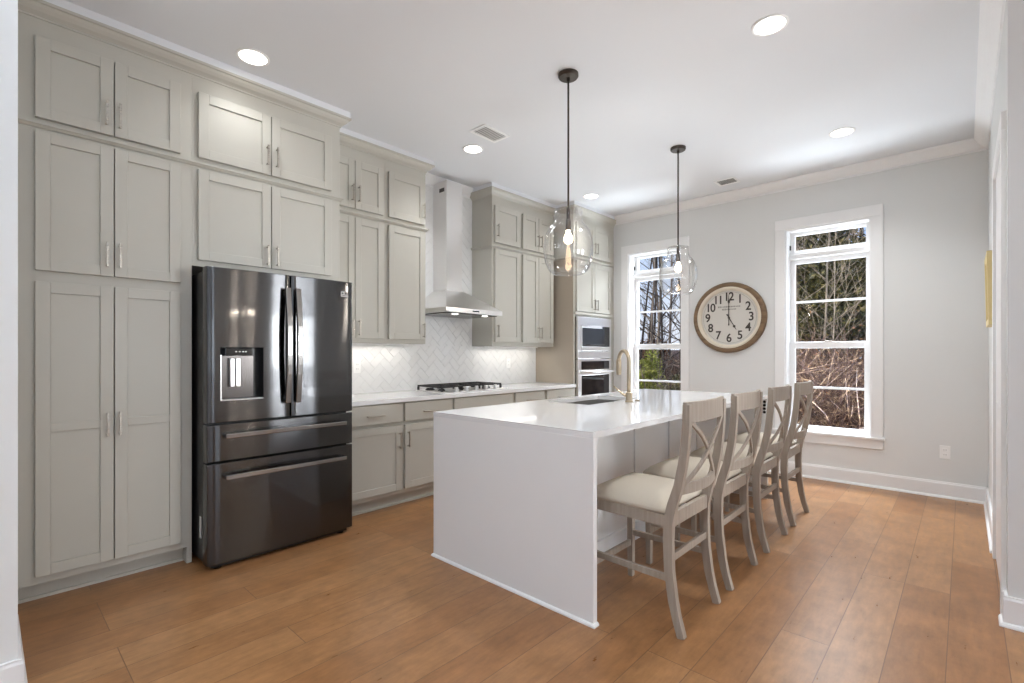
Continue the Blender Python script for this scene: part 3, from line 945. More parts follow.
# dispenser
bm = new()
x0 = -3.305
yv = [DP[0], DP[1]]; zv = [DP[2], DP[3]]
F = lambda y: fx(y) + 0.0005
def quad(bm, *p): bm.faces.new([bm.verts.new(q) for q in p])
quad(bm, (x0, yv[0], zv[0]), (x0, yv[1], zv[0]), (x0, yv[1], zv[1]), (x0, yv[0], zv[1]))
for y in yv: quad(bm, (x0, y, zv[0]), (F(y), y, zv[0]), (F(y), y, zv[1]), (x0, y, zv[1]))
for z in zv: quad(bm, (x0, yv[0], z), (F(yv[0]), yv[0], z), (F(yv[1]), yv[1], z), (x0, yv[1], z))
disp = obj('dispenser', bm, 'black_plastic', dl)
bm = new(); box(bm, x0, -3.29, 0.975, 1.160, 1.012, 1.272); obj('dispenser_back', bm, 'dark_steel', disp, 0.002)
t2 = disp
bm = new(); box(bm, x0, -3.245, 0.985, 1.14, 1.272, 1.318); obj('dispenser_head', bm, 'black_glass', disp, 0.004)
bm = new(); box(bm, -3.29, -3.262, 1.018, 1.045, 1.08, 1.255); box(bm, -3.29, -3.268, 1.05, 1.08, 1.08, 1.255); obj('paddle', bm, 'stainless', disp, 0.004)
bm = new(); box(bm, -3.3, -3.236, 0.957, 0.964, 1.004, 1.275); box(bm, -3.3, -3.232, 0.957, 1.199, 1.002, 1.007); obj('dispenser_trim', bm, 'stainless', disp, 0.001)
for yy in (1.045, 1.065, 1.085, 1.1):
    bm = new(); box(bm, -3.245, -3.2442, yy - 0.004, yy + 0.004, 1.292, 1.298); obj('indicator', bm, 'lamp_white' if False else 'white_plastic', disp)
# handles
def vhandle(parent, y, lean):
    bm = new()
    pts = []
    for k in range(13):
        u = k / 12
        pts.append((-3.20 + 0.030 * math.sin(PI * u) - 0.002, y + lean * 0.0, 0.966 + 0.74 * u))
    strip(bm, pts, 0.012, 0.017, (1, 0, 0))
    for z in (1.0, 1.672): box(bm, -3.245, -3.195, y - 0.010, y + 0.010, z - 0.02, z + 0.02)
    obj('handle', bm, 'handle_steel', parent, 0.004)
vhandle(dl, 1.336, -1)
vhandle(dr_, 1.402, 1)
def hhandle(parent, z):
    bm = new()
    pts = []
    for k in range(17):
        u = k / 16
        pts.append((-3.198 + 0.026 * math.sin(PI * u), 0.975 + 0.765 * u, z + 0.006 * math.sin(PI * u) - 0.003))
    strip(bm, pts, 0.010, 0.014, (1, 0, 0))
    for y in (0.992, 1.724): box(bm, -3.24, -3.192, y - 0.018, y + 0.018, z - 0.012, z + 0.010)
    obj('handle', bm, 'handle_steel', parent, 0.004)
hhandle(d1, 0.797)
hhandle(d2, 0.553)
# small sticker on the right door: pale plate, two dark dots and a rule
xs = fx(1.744) + 0.0006
bm = new(); box(bm, xs - 0.003, xs, 1.718, 1.772, 1.685, 1.725); bd = obj('sticker', bm, 'sticker_grey', dr_)
bm = new()
for yy in (1.733, 1.757): tube(bm, [(xs - 0.001, yy, 1.711), (xs + 0.0012, yy, 1.711)], 0.0065, 10)
box(bm, xs - 0.001, xs + 0.0008, 1.73, 1.762, 1.693, 1.696)
obj('sticker_mark', bm, 'black_plastic', bd)
bm = new(); box(bm, -3.40, -3.372, FR0 + 0.006, FR0 + 0.0085, 0.17, 0.30); obj('side_label', bm, 'white_plastic', t)
for y in (FR0 + 0.07, FR1 - 0.07):
    bm = new(); lathe(bm, -3.29, y, [(0, 0), (0.022, 0), (0.024, 0.012), (0.012, 0.02), (0, 0.02)], 14); obj('foot', bm, 'black_plastic', t)
for y in (FR0 + 0.09, FR1 - 0.09):
    bm = new(); box(bm, -3.40, -3.28, y - 0.04, y + 0.04, 1.775, 1.80); obj('hinge_cover', bm, 'black_plastic', t, 0.006)

# ------------------------------------------------------------------ microwave and wall oven
t = thing('microwave_oven', (DOOR, 5.30, 1.215), 'stainless built-in microwave above the wall oven in the tower', 'microwave')
bm = new(); box(bm, -3.9, -3.48, 4.925, 5.69, 1.222, 1.738); obj('body', bm, 'dark_steel', t)
bm = new()
box(bm, -3.484, -3.458, 4.921, 5.690, 1.632, 1.739); box(bm, -3.484, -3.458, 4.921, 5.690, 1.222, 1.312)
box(bm, -3.484, -3.458, 4.921, 4.990, 1.312, 1.632); box(bm, -3.484, -3.458, 5.640, 5.690, 1.312, 1.632)
obj('trim_frame', bm, 'stainless', t, 0.002)
bm = new()
box(bm, -3.484, -3.450, 4.992, 5.463, 1.604, 1.630); box(bm, -3.484, -3.450, 4.992, 5.638, 1.318, 1.372); box(bm, -3.484, -3.450, 4.992, 5.010, 1.372, 1.604)
d = obj('door', bm, 'stainless', t, 0.002)
bm = new(); box(bm, -3.484, -3.453, 5.010, 5.463, 1.372, 1.604); obj('door_window', bm, 'black_glass', d)
bm = new(); box(bm, -3.484, -3.451, 5.466, 5.638, 1.374, 1.630); c = obj('control_panel', bm, 'black_glass', t)
bm = new()
for r in range(4):
    for k in range(3): box(bm, -3.451, -3.4506, 5.495 + k * 0.045, 5.515 + k * 0.045, 1.40 + r * 0.035, 1.415 + r * 0.035)
obj('button', bm, 'dark_steel', c)
t = thing('wall_oven', (DOOR, 5.30, 0.44), 'stainless wall oven with black glass beneath the microwave', 'oven')
bm = new(); box(bm, -3.95, -3.48, 4.925, 5.69, 0.445, 1.212); obj('body', bm, 'dark_steel', t)
bm = new(); box(bm, -3.484, -3.456, 4.921, 5.690, 1.072, 1.212); c = obj('control_panel', bm, 'stainless', t, 0.002)
bm = new(); box(bm, -3.457, -3.4535, 4.995, 5.632, 1.084, 1.188); c2 = obj('display_glass', bm, 'black_glass', c)
bm = new()
box(bm, -3.484, -3.452, 4.921, 5.690, 1.012, 1.066); box(bm, -3.484, -3.452, 4.921, 5.690, 0.45, 0.53)
box(bm, -3.484, -3.452, 4.921, 4.996, 0.53, 1.012); box(bm, -3.484, -3.452, 5.632, 5.690, 0.53, 1.012)
d = obj('door', bm, 'stainless', t, 0.002)
bm = new(); box(bm, -3.484, -3.455, 4.996, 5.632, 0.53, 1.012); obj('door_window', bm, 'black_glass', d)
bm = new(); tube(bm, [(-3.405, 4.935, 1.056), (-3.405, 5.676, 1.056)], 0.011, 12)
for y in (4.965, 5.646): tube(bm, [(-3.452, y, 1.048), (-3.405, y, 1.056)], 0.009, 8)
obj('handle', bm, 'stainless', d, smooth=True)

# ------------------------------------------------------------------ island
IX0, IX1, IY0, IY1 = -2.477, -1.277, 1.945, 4.73
SX0, SX1, SY0, SY1 = -2.37, -1.985, 2.96, 3.68
t = thing('kitchen_island', ((IX0 + IX1) / 2, (IY0 + IY1) / 2, 0), 'white quartz waterfall kitchen island in the middle of the room', 'kitchen island')
bm = new()
ys = [IY0, SY0, SY1, IY1]; xs = [IX0, SX0, SX1, IX1]
for i in range(3):
    for j in range(3):
        if i == 1 and j == 1: continue
        box(bm, xs[i], xs[i + 1], ys[j], ys[j + 1], 0.884, 0.914)
bmesh.ops.remove_doubles(bm, verts=bm.verts[:], dist=1e-5)
dup = {}
for f in bm.faces:
    dup.setdefault(tuple(sorted(v.index for v in f.verts)), []).append(f)
bm.verts.index_update()
seen = {}
for f in bm.faces[:]:
    seen.setdefault(tuple(sorted(v.index for v in f.verts)), []).append(f)
bmesh.ops.delete(bm, geom=[f for fs in seen.values() if len(fs) > 1 for f in fs], context='FACES_ONLY')
obj('countertop', bm, 'quartz', t)
for y0, y1 in ((IY0, IY0 + 0.03), (IY1 - 0.03, IY1)):
    bm = new(); box(bm, IX0, IX1, y0, y1, 0, 0.884); obj('waterfall_panel', bm, 'quartz_panel', t, 0.001, seg=1)
bm = new(); sweep(bm, [(IX1, IY0 + 0.03), (IX1, IY0), (IX0, IY0), (IX0, IY0 + 0.03)][::-1], [(0, 0), (0.012, 0), (0.011, 0.008), (0.006, 0.014), (0, 0.016)])
obj('shoe_moulding', bm, 'trim_paint', t)
BX = -1.69
bm = new(); box(bm, IX0 + 0.03, BX, IY0 + 0.03, SY0 - 0.04, 0.0, 0.884); box(bm, IX0 + 0.03, BX, SY1 + 0.04, IY1 - 0.03, 0, 0.884)
box(bm, IX0 + 0.03, BX, SY0 - 0.04, SY1 + 0.04, 0, 0.62); box(bm, SX1 + 0.025, BX, SY0 - 0.04, SY1 + 0.04, 0.62, 0.884); box(bm, IX0 + 0.03, SX0 - 0.025, SY0 - 0.04, SY1 + 0.04, 0.62, 0.884)
obj('base', bm, 'trim_paint', t)
bm = new()
for y in (2.0, 2.535, 3.075, 3.615, 4.155, 4.66): box(bm, BX, BX + 0.012, y, y + 0.05, 0.11, 0.884)
obj('batten', bm, 'trim_paint', t, 0.001, seg=1)
bm = new(); box(bm, BX, BX + 0.016, IY0 + 0.03, IY1 - 0.03, 0, 0.11); box(bm, BX + 0.016, BX + 0.028, IY0 + 0.03, IY1 - 0.03, 0, 0.018); obj('baseboard', bm, 'trim_paint', t, 0.001, seg=1)
# sink
s = thing('kitchen_sink', ((SX0 + SX1) / 2, (SY0 + SY1) / 2, 0.66), 'undermount stainless sink set into the island top', 'sink')
bm = new()
q = 0.004
def loop(x0, x1, y0, y1, z, r=0.03, n=4):
    out = []
    for cx, cy, a0 in ((x1 - r, y1 - r, 0), (x0 + r, y1 - r, PI / 2), (x0 + r, y0 + r, PI), (x1 - r, y0 + r, 1.5 * PI)):
        for k in range(n + 1):
            a = a0 + k * PI / 2 / n
            out.append((cx + r * math.cos(a), cy + r * math.sin(a), z))
    return out
lps = [loop(SX0 - 0.015, SX1 + 0.015, SY0 - 0.015, SY1 + 0.015, 0.8835), loop(SX0 + q, SX1 - q, SY0 + q, SY1 - q, 0.8835),
       loop(SX0 + q, SX1 - q, SY0 + q, SY1 - q, 0.69), loop(SX0 + 0.02, SX1 - 0.02, SY0 + 0.02, SY1 - 0.02, 0.67)]
rings = [[bm.verts.new(p) for p in L] for L in lps]
for a, b in zip(rings, rings[1:]):
    for k in range(len(a)): bm.faces.new((a[k], a[(k + 1) % len(a)], b[(k + 1) % len(a)], b[k]))
bm.faces.new(rings[-1])
obj('basin', bm, 'sink_steel', s)
bm = new(); lathe(bm, (SX0 + SX1) / 2, (SY0 + SY1) / 2, [(0, 0.674), (0.04, 0.674), (0.045, 0.671), (0.045, 0.6705), (0, 0.6705)], 20); obj('drain', bm, 'dark_steel', s)
# faucet
FXY = (-1.878, 3.346)
f = thing('faucet', (FXY[0], FXY[1], 0.914), 'brushed gold gooseneck faucet standing by the island sink', 'faucet')
bm = new(); lathe(bm, FXY[0], FXY[1], [(0, 0.9145), (0.030, 0.9145), (0.030, 0.922), (0.024, 0.926), (0.024, 0.985), (0.018, 0.992), (0.0, 0.992)], 24); obj('base', bm, 'brushed_gold', f)
dv = Vector((-0.87, 0.49, 0)).normalized()
pts = [Vector((FXY[0], FXY[1], 0.98)), Vector((FXY[0], FXY[1], 1.10)), Vector((FXY[0], FXY[1], 1.22))]
for k in range(1, 12):
    a = PI * k / 12
    pts.append(Vector((FXY[0], FXY[1], 1.228)) + dv * (0.075 * (1 - math.cos(a))) + Vector((0, 0, 0.075 * math.sin(a))))
pts.append(Vector((FXY[0], FXY[1], 1.235)) + dv * 0.15)
bm = new(); tube(bm, pts, 0.0155, 14); obj('spout', bm, 'brushed_gold', f, smooth=True)
hp = Vector((FXY[0], FXY[1], 0)) + dv * 0.15
bm = new(); tube(bm, [(hp.x, hp.y, 1.24), (hp.x, hp.y, 1.225), (hp.x, hp.y, 1.15), (hp.x, hp.y, 1.115)], [0.0165, 0.020, 0.022, 0.018], 14); obj('spray_head', bm, 'brushed_gold', f, smooth=True)
bm = new(); tube(bm, [(FXY[0], FXY[1], 0.965), (FXY[0] - 0.03, FXY[1] - 0.022, 0.968), (FXY[0] - 0.05, FXY[1] - 0.035, 0.985), (FXY[0] - 0.095, FXY[1] - 0.065, 1.035)], [0.013, 0.012, 0.007, 0.006], 10); obj('lever', bm, 'brushed_gold', f, smooth=True)
bm = new(); lathe(bm, -1.872, 3.465, [(0, 0.9145), (0.02, 0.9145), (0.02, 0.920), (0.013, 0.921), (0.013, 0.926), (0, 0.926)], 18)
tag(obj('air_switch', bm, 'brushed_gold', base=(-1.872, 3.465, 0.914)), 'small round metal button on the island beside the faucet', 'button')
# black socket strip on the inner face of the far end panel
px, py = -1.303, IY1 - 0.03
o = thing('socket_strip', (px, py, 0.82), 'pale upright strip with four dark holes inside the far island end', 'outlet')
bm = new(); box(bm, px - 0.055, px + 0.024, py - 0.006, py, 0.755, 0.872); obj('cover_plate', bm, 'quartz_panel', o, 0.002)
for k in range(4):
    z = 0.857 - 0.0305 * k
    bm = new(); tube(bm, [(px + 0.004, py - 0.0055, z), (px + 0.004, py - 0.008, z)], 0.0125, 14); obj('hole', bm, 'dark_hole', o)

# ------------------------------------------------------------------ counter stools
def build_stool(y0, label):
    """stool facing the island (-X); y0 is the near side of its back"""
    root = thing('counter_stool', (-1.18, y0 + 0.228, 0), label, 'stool', 'counter stools along the island')
    ya, yb = y0 + 0.016, y0 + 0.441              # centre lines of the posts
    path = [(-0.934, 0.0), (-0.958, 0.08), (-0.976, 0.16), (-0.993, 0.29), (-0.998, 0.42), (-0.996, 0.51), (-0.978, 0.59), (-0.950, 0.68), (-0.930, 0.78), (-0.919, 0.87), (-0.911, 0.97), (-0.910, 1.055)]
    hw = [0.017, 0.018, 0.020, 0.021, 0.022, 0.023, 0.022, 0.020, 0.019, 0.018, 0.017, 0.016]
    for y in (ya, yb):
        bm = new(); strip(bm, [(x, y, z) for x, z in path], hw, 0.016, (1, 0, 0)); obj('leg', bm, 'stool_wood', root, 0.002)
    fa, fb = y0 + 0.030, y0 + 0.427
    for y in (fa, fb):
        bm = new(); strip(bm, [(-1.418, y, 0), (-1.418, y, 0.25), (-1.418, y, 0.535)], [0.015, 0.017, 0.018], [0.015, 0.017, 0.018], (1, 0, 0)); obj('leg', bm, 'stool_wood', root, 0.002)
    # seat frame
    bm = new()
    for s_, e_ in (((-1.418, fa), (-0.99, ya)), ((-1.418, fb), (-0.99, yb))):
        strip(bm, [(s_[0], s_[1], 0.513), (e_[0], e_[1], 0.513)], 0.028, 0.011, (0, 0, 1))
    strip(bm, [(-1.418, fa, 0.513), (-1.418, fb, 0.513)], 0.028, 0.011, (0, 0, 1))
    strip(bm, [(-0.99, ya, 0.518), (-0.99, yb, 0.518)], 0.033, 0.011, (0, 0, 1))
    obj('seat_frame', bm, 'stool_wood', root, 0.002)
    # cushion
    bm = new()
    N = 14
    def cw(u, v):
        x = -1.446 + (0.43) * u
        a = (fa - 0.020) + ((ya - 0.010) - (fa - 0.020)) * u
        b = (fb + 0.020) + ((yb + 0.010) - (fb + 0.020)) * u
        return x, a + (b - a) * v
    top = {}; bot = {}
    for i in range(N + 1):
        for j in range(N + 1):
            u, v = i / N, j / N
            # rounded corners and puffed edge
            su = 0.5 - 0.5 * math.cos(PI * u) if False else u
            x, y = cw(su, v)
            e = min(u, 1 - u, v, 1 - v) * 2
            z = 0.563 + 0.052 * (1 - (1 - min(1, e * 1.9)) ** 2.4) + 0.012 * math.sin(PI * u) * math.sin(PI * v)
            top[i, j] = bm.verts.new((x, y, z))
            bot[i, j] = top[i, j] if False else None
    for i in range(N):
        for j in range(N): bm.faces.new((top[i, j], top[i + 1, j], top[i + 1, j + 1], top[i, j + 1]))
    rim = [(i, 0) for i in range(N)] + [(N, j) for j in range(N)] + [(i, N) for i in range(N, 0, -1)] + [(0, j) for j in range(N, 0, -1)]
    cx, cy = -1.23, y0 + 0.228
    low = []
    mid = []
    for k in rim:
        p = top[k].co
        mid.append(bm.verts.new((p.x + (p.x - cx) * 0.012, p.y + (p.y - cy) * 0.012, 0.552)))
        low.append(bm.verts.new((p.x - (p.x - cx) * 0.02, p.y - (p.y - cy) * 0.02, 0.5415)))
    for k in range(len(rim)):
        j = (k + 1) % len(rim)
        bm.faces.new((top[rim[k]], top[rim[j]], mid[j], mid[k]))
        bm.faces.new((mid[k], mid[j], low[j], low[k]))
    bm.faces.new(low)
    obj('seat_cushion', bm, 'linen', root, smooth=True)
    # stretchers
    for s_, e_ in (((-1.415, fa), (-0.985, ya)), ((-1.415, fb), (-0.985, yb))):
        bm = new(); strip(bm, [(s_[0], s_[1], 0.252), (e_[0], e_[1], 0.252)], 0.015, 0.009, (0, 0, 1)); obj('stretcher', bm, 'stool_wood', root, 0.0015)
    bm = new(); strip(bm, [(-1.418, fa, 0.197), (-1.418, fb, 0.197)], 0.016, 0.009, (0, 0, 1)); obj('stretcher', bm, 'stool_wood', root, 0.0015)
    bm = new(); strip(bm, [(-0.992, ya, 0.342), (-0.992, yb, 0.342)], 0.017, 0.009, (0, 0, 1)); obj('stretcher', bm, 'stool_wood', root, 0.0015)
    # curved rails
    def rail(nm, x, z0, z1, bow, a, b, th, extra=0.0):
        bm = new()
        pts = []
        for k in range(13):
            v = k / 12
            pts.append((x + bow * math.sin(PI * v), a + (b - a) * v, (z0 + z1) / 2))
        strip(bm, pts, (z1 - z0) / 2, th, (0, 0, 1))
        return obj(nm, bm, 'stool_wood', root, 0.003)
    rail('top_rail', -0.916, 0.972, 1.066, 0.030, y0, y0 + 0.457, 0.010)
    rail('lower_rail', -0.953, 0.640, 0.688, 0.036, ya, yb, 0.009)
    # crossed back slats, each gently S-curved
    for d in (1, -1):
        bm = new()
        pts = []
        for k in range(15):
            u = k / 14
            v = u + 0.035 * math.sin(2 * PI * u)
            yy = (ya + 0.012) + (yb - ya - 0.024) * (v if d > 0 else 1 - v)
            zz = 0.675 + (0.985 - 0.675) * u
            frac = (yy - ya) / (yb - ya)
            xx = -0.950 + 0.040 * u + 0.032 * math.sin(PI * frac) + d * 0.003
            pts.append((xx, yy, zz))
        strip(bm, pts, 0.006, 0.0105, (1, 0, 0))
        obj('back_slat', bm, 'stool_wood', root, 0.002)
    return root
stool0 = build_stool(2.124, 'grey wooden counter stool nearest the camera, with cross back and linen seat')
for y, lab in ((2.742, 'second grey cross-back counter stool, between the nearest stool and the third'),
               (3.418, 'third grey cross-back counter stool, between the second and the farthest'),
               (4.085, 'farthest grey cross-back counter stool, last in the row toward the right window')):
    c = stool0.copy(); COL.objects.link(c)
    c['label'] = lab
    c.location.y = y + 0.228
    for ch in list(stool0.children):
        d = ch.copy(); COL.objects.link(d); d.parent = c
bpy.context.view_layer.update()

# ------------------------------------------------------------------ pendants
def pendant(x, y, zs, label):
    t = thing('pendant_light', (x, y, ZC), label, 'pendant light', 'glass pendants over the island')
    bm = new(); lathe(bm, x, y, [(0, ZC), (0.066, ZC), (0.066, ZC - 0.018), (0.060, ZC - 0.026), (0.012, ZC - 0.028), (0.010, ZC - 0.05), (0, ZC - 0.05)], 32); obj('ceiling_canopy', bm, 'bronze', t, smooth=False)
    bm = new(); tube(bm, [(x, y, ZC - 0.03), (x, y, zs + 0.0)], 0.0065, 10); obj('rod', bm, 'bronze', t, smooth=True)
    bm = new(); lathe(bm, x, y, [(0, zs + 0.006), (0.012, zs + 0.006), (0.012, zs - 0.06), (0.018, zs - 0.065), (0.018, zs - 0.125), (0.013, zs - 0.132), (0, zs - 0.132)], 20); obj('socket', bm, 'bronze', t)
    bm = new(); lathe(bm, x, y, [(0.012, zs + 0.001), (0.088, zs + 0.001), (0.088, zs - 0.002), (0.012, zs - 0.002)], 32, True); obj('glass_lid', bm, 'globe_glass', t)
    prof = [(0.092, zs), (0.092, zs - 0.045), (0.095, zs - 0.075), (0.102, zs - 0.088), (0.122, zs - 0.108), (0.143, zs - 0.14), (0.158, zs - 0.185), (0.164, zs - 0.235), (0.163, zs - 0.28), (0.155, zs - 0.33), (0.140, zs - 0.375), (0.120, zs - 0.405), (0.100, zs - 0.418), (0.096, zs - 0.420)]
    bm = new(); lathe(bm, x, y, prof, 48)
    g = obj('glass_shade', bm, 'globe_glass', t, smooth=True)
    sol = g.modifiers.new('solid', 'SOLIDIFY'); sol.thickness = 0.004; sol.offset = -1
    bz = zs - 0.132
    bm = new(); lathe(bm, x, y, [(0.012, bz), (0.014, bz - 0.02), (0.022, bz - 0.03), (0.029, bz - 0.05), (0.029, bz - 0.068), (0.019, bz - 0.084), (0, bz - 0.09)], 24); obj('bulb', bm, 'filament', t, smooth=True)
    L = bpy.data.lights.new('pendant_lamp', 'POINT'); L.energy = 6; L.color = (1, 0.90, 0.78); L.shadow_soft_size = 0.03
    o = bpy.data.objects.new('pendant_lamp', L); COL.objects.link(o); o.location = (x, y, bz - 0.16)
pendant(-1.912, 2.614, 2.225, 'clear glass bottle-shaped pendant nearest the camera, over the island')
pendant(-1.877, 4.215, 2.231, 'clear glass bottle-shaped pendant farther back, in front of left window')

# ------------------------------------------------------------------ recessed lights and vents
def downlight(x, y, label, power=60):
    t = thing('recessed_light', (x, y, ZC), label, 'ceiling light', 'recessed ceiling lights')
    bm = new(); lathe(bm, x, y, [(0.078, ZC - 0.002), (0.094, ZC - 0.001), (0.094, ZC - 0.004), (0.088, ZC - 0.007), (0.078, ZC - 0.005)], 40, True); obj('trim_ring', bm, 'white_plastic', t)
    bm = new(); lathe(bm, x, y, [(0, ZC - 0.004), (0.079, ZC - 0.004), (0.079, ZC - 0.003), (0, ZC - 0.003)], 40); obj('lens', bm, 'lamp_white', t)
    L = bpy.data.lights.new('downlight', 'SPOT'); L.energy = power; L.spot_size = 2.3; L.spot_blend = 0.8; L.shadow_soft_size = 0.07; L.color = (0.96, 0.98, 1.0)
    o = bpy.data.objects.new('downlight', L); COL.objects.link(o); o.location = (x, y, ZC - 0.02)
downlight(-3.235, 1.138, 'round recessed ceiling light in front of the refrigerator cabinets', 13)
downlight(-3.238, 2.989, 'round recessed ceiling light in front of the range hood', 40)
downlight(-3.198, 4.818, 'round recessed ceiling light in front of the oven tower', 40)
downlight(-0.798, 2.988, 'round recessed ceiling light at upper right, largest in the photo')
downlight(-0.746, 4.836, 'round recessed ceiling light at right, above the area by the right window')
spill = bpy.data.lights.new('downlight', 'SPOT'); spill.energy = 42; spill.spot_size = 2.3; spill.spot_blend = 0.8; spill.shadow_soft_size = 0.07; spill.color = (0.96, 0.98, 1.0)
for px_, py_ in ((-0.8, 1.15), (-0.8, -0.75), (-2.0, -1.6)):     # unseen spots added along the ceiling grid to brighten the near floor
    o = bpy.data.objects.new('added_downlight', spill); COL.objects.link(o); o.location = (px_, py_, ZC - 0.02)
def vent(x, y, w, l, label):
    t = thing('ceiling_vent', (x, y, ZC), label, 'vent', 'white ceiling vents')
    bm = new()
    a, b, c, d = x - w / 2, x + w / 2, y - l / 2, y + l / 2
    f = 0.025
    box(bm, a, b, c, c + f, ZC - 0.006, ZC - 0.001); box(bm, a, b, d - f, d, ZC - 0.006, ZC - 0.001); box(bm, a, a + f, c + f, d - f, ZC - 0.006, ZC - 0.001); box(bm, b - f, b, c + f, d - f, ZC - 0.006, ZC - 0.001)
    obj('frame', bm, 'white_plastic', t, 0.001)
    bm = new(); box(bm, a + f, b - f, c + f, d - f, ZC - 0.0015, ZC - 0.0005); obj('backing', bm, 'vent_shadow', t)
    bm = new()
    n = int((l - 2 * f) / 0.022)
    for k in range(n):
        yy = c + f + (k + 0.5) * (l - 2 * f) / n
        hexa(bm, [(a + f, yy - 0.008, ZC - 0.006), (b - f, yy - 0.008, ZC - 0.006), (b - f, yy - 0.006, ZC - 0.006), (a + f, yy - 0.006, ZC - 0.006)],
             [(a + f, yy + 0.006, ZC - 0.0015), (b - f, yy + 0.006, ZC - 0.0015), (b - f, yy + 0.008, ZC - 0.0015), (a + f, yy + 0.008, ZC - 0.0015)])
    obj('louvres', bm, 'white_plastic', t)
vent(-2.909, 2.874, 0.19, 0.30, 'white slatted vent in the ceiling in front of the hood')
vent(-1.860, 5.391, 0.22, 0.20, 'white slatted vent in the ceiling near the window wall')

# lamps under the wall cabinets
for y0, y1 in ((1.95, 2.8), (3.82, 4.75)):
    t = thing('under_cabinet_light', (-3.95, (y0 + y1) / 2, 1.36), 'slim light bar under the wall cabinets ' + ('left' if y0 < 3 else 'right') + ' of the hood', 'light')
    zb = 1.375 if y0 < 3 else 1.365
    bm = new(); box(bm, -3.99, -3.95, y0, y1, zb - 0.012, zb); obj('housing', bm, 'white_plastic', t)
    L = bpy.data.lights.new('under_cabinet_lamp', 'AREA'); L.shape = 'RECTANGLE'; L.size = 0.03; L.size_y = y1 - y0; L.energy = 1.1; L.color = (1, 0.95, 0.88)
    o = bpy.data.objects.new('under_cabinet_lamp', L); COL.objects.link(o); o.location = (-3.97, (y0 + y1) / 2, zb - 0.014)

# ------------------------------------------------------------------ clock
CX, CZ, CRAD = -1.980, 1.695, 0.402
t = thing('wall_clock', (CX, YB, CZ), 'large round clock with brown wooden rim between the two windows', 'clock')
def ring(bm, prof, seg=96):
    """profile (radius, distance from the wall) turned about the clock axis"""
    rs = []
    for r, d in prof:
        rs.append([bm.verts.new((CX + r * math.sin(2 * PI * k / seg), YB - d, CZ + r * math.cos(2 * PI * k / seg))) for k in range(seg)])
    for a, b in zip(rs, rs[1:] + rs[:1]):
        for k in range(seg):
            bm.faces.new((a[k], a[(k + 1) % seg], b[(k + 1) % seg], b[k]))
bm = new(); ring(bm, [(CRAD, 0), (CRAD, 0.035), (CRAD - 0.012, 0.052), (CRAD - 0.03, 0.056), (CRAD - 0.05, 0.05), (CRAD - 0.052, 0.0)]); obj('rim', bm, 'clock_wood', t)
bm = new(); ring(bm, [(CRAD - 0.051, 0.0), (CRAD - 0.051, 0.048), (CRAD - 0.066, 0.05), (CRAD - 0.085, 0.038), (CRAD - 0.09, 0.012), (CRAD - 0.09, 0.0)]); obj('inner_rim', bm, 'clock_cream', t)
bm = new()
vs = [bm.verts.new((CX + (CRAD - 0.088) * math.sin(2 * PI * k / 96), YB - 0.012, CZ + (CRAD - 0.088) * math.cos(2 * PI * k / 96))) for k in range(96)]
bm.faces.new(vs)
face = obj('face', bm, 'clock_face', t)
def text_mesh(body, size, x, z, y, name, m, parent, bold=0.0, sx=1.0):
    cu = bpy.data.curves.new('txt', 'FONT')
    cu.body = body; cu.space_character = 0.86; cu.size = size; cu.align_x = 'CENTER'; cu.align_y = 'CENTER'; cu.extrude = 0.0008; cu.offset = bold
    o = bpy.data.objects.new('txt', cu); COL.objects.link(o)
    bpy.context.view_layer.update()
    me = bpy.data.meshes.new_from_object(o.evaluated_get(bpy.context.evaluated_depsgraph_get()))
    bpy.data.objects.remove(o)
    bm = new(); bm.from_mesh(me); bpy.data.meshes.remove(me)
    for v in bm.verts: v.co = Vector((x + v.co.x * sx, y - v.co.z, z + v.co.y))
    return obj(name, bm, m, parent)
for k in range(1, 13):
    a = 2 * PI * k / 12
    text_mesh(str(k), 0.134, CX + 0.240 * math.sin(a), CZ + 0.236 * math.cos(a), YB - 0.0132, 'numeral', 'clock_numeral', face, 0.0024, 0.92)
bm = new()
rnd = random.Random(2)
for z, w, n in ((CZ + 0.125, 0.25, 14), (CZ + 0.095, 0.16, 10)):
    for k in range(n):
        x = CX - w / 2 + w * (k + 0.5) / n
        h = rnd.uniform(0.005, 0.010)
        box(bm, x - w / n * 0.36, x + w / n * 0.36, YB - 0.0135, YB - 0.0125, z - h, z + h)
obj('lettering', bm, 'clock_lettering', face)
bm = new(); ring(bm, [(CRAD - 0.108, 0.0122), (CRAD - 0.108, 0.0128), (CRAD - 0.111, 0.0128), (CRAD - 0.111, 0.0122)]); obj('minute_track', bm, 'clock_lettering', face)
def hand(nm, deg, length, w, d, tail):
    bm = new()
    a = math.radians(deg)
    u = Vector((math.sin(a), 0, math.cos(a))); v = Vector((u.z, 0, -u.x))
    c = Vector((CX, YB - d, CZ))
    def q(s, e):
        b = c + u * s; 
        return b
    prof = [(-tail, w * 1.6), (-tail + 0.03, w * 0.8), (0.0, w), (length * 0.62, w * 0.7), (length * 0.66, w * 2.3), (length * 0.72, w * 2.5), (length * 0.8, w * 0.9), (length, w * 0.25)]
    L = [c + u * s - v * h for s, h in prof]; R = [c + u * s + v * h for s, h in prof]
    out = L + R[::-1]
    hexa(bm, [p + Vector((0, 0.001, 0)) for p in out], [p - Vector((0, 0.001, 0)) for p in out])
    obj(nm, bm, 'clock_numeral', t)
hand('hour_hand', 150, 0.165, 0.006, 0.017, 0.045)
hand('minute_hand', 0, 0.26, 0.005, 0.021, 0.09)
bm = new(); tube(bm, [(CX, YB - 0.012, CZ), (CX, YB - 0.024, CZ)], 0.012, 16); obj('hub', bm, 'clock_numeral', t)

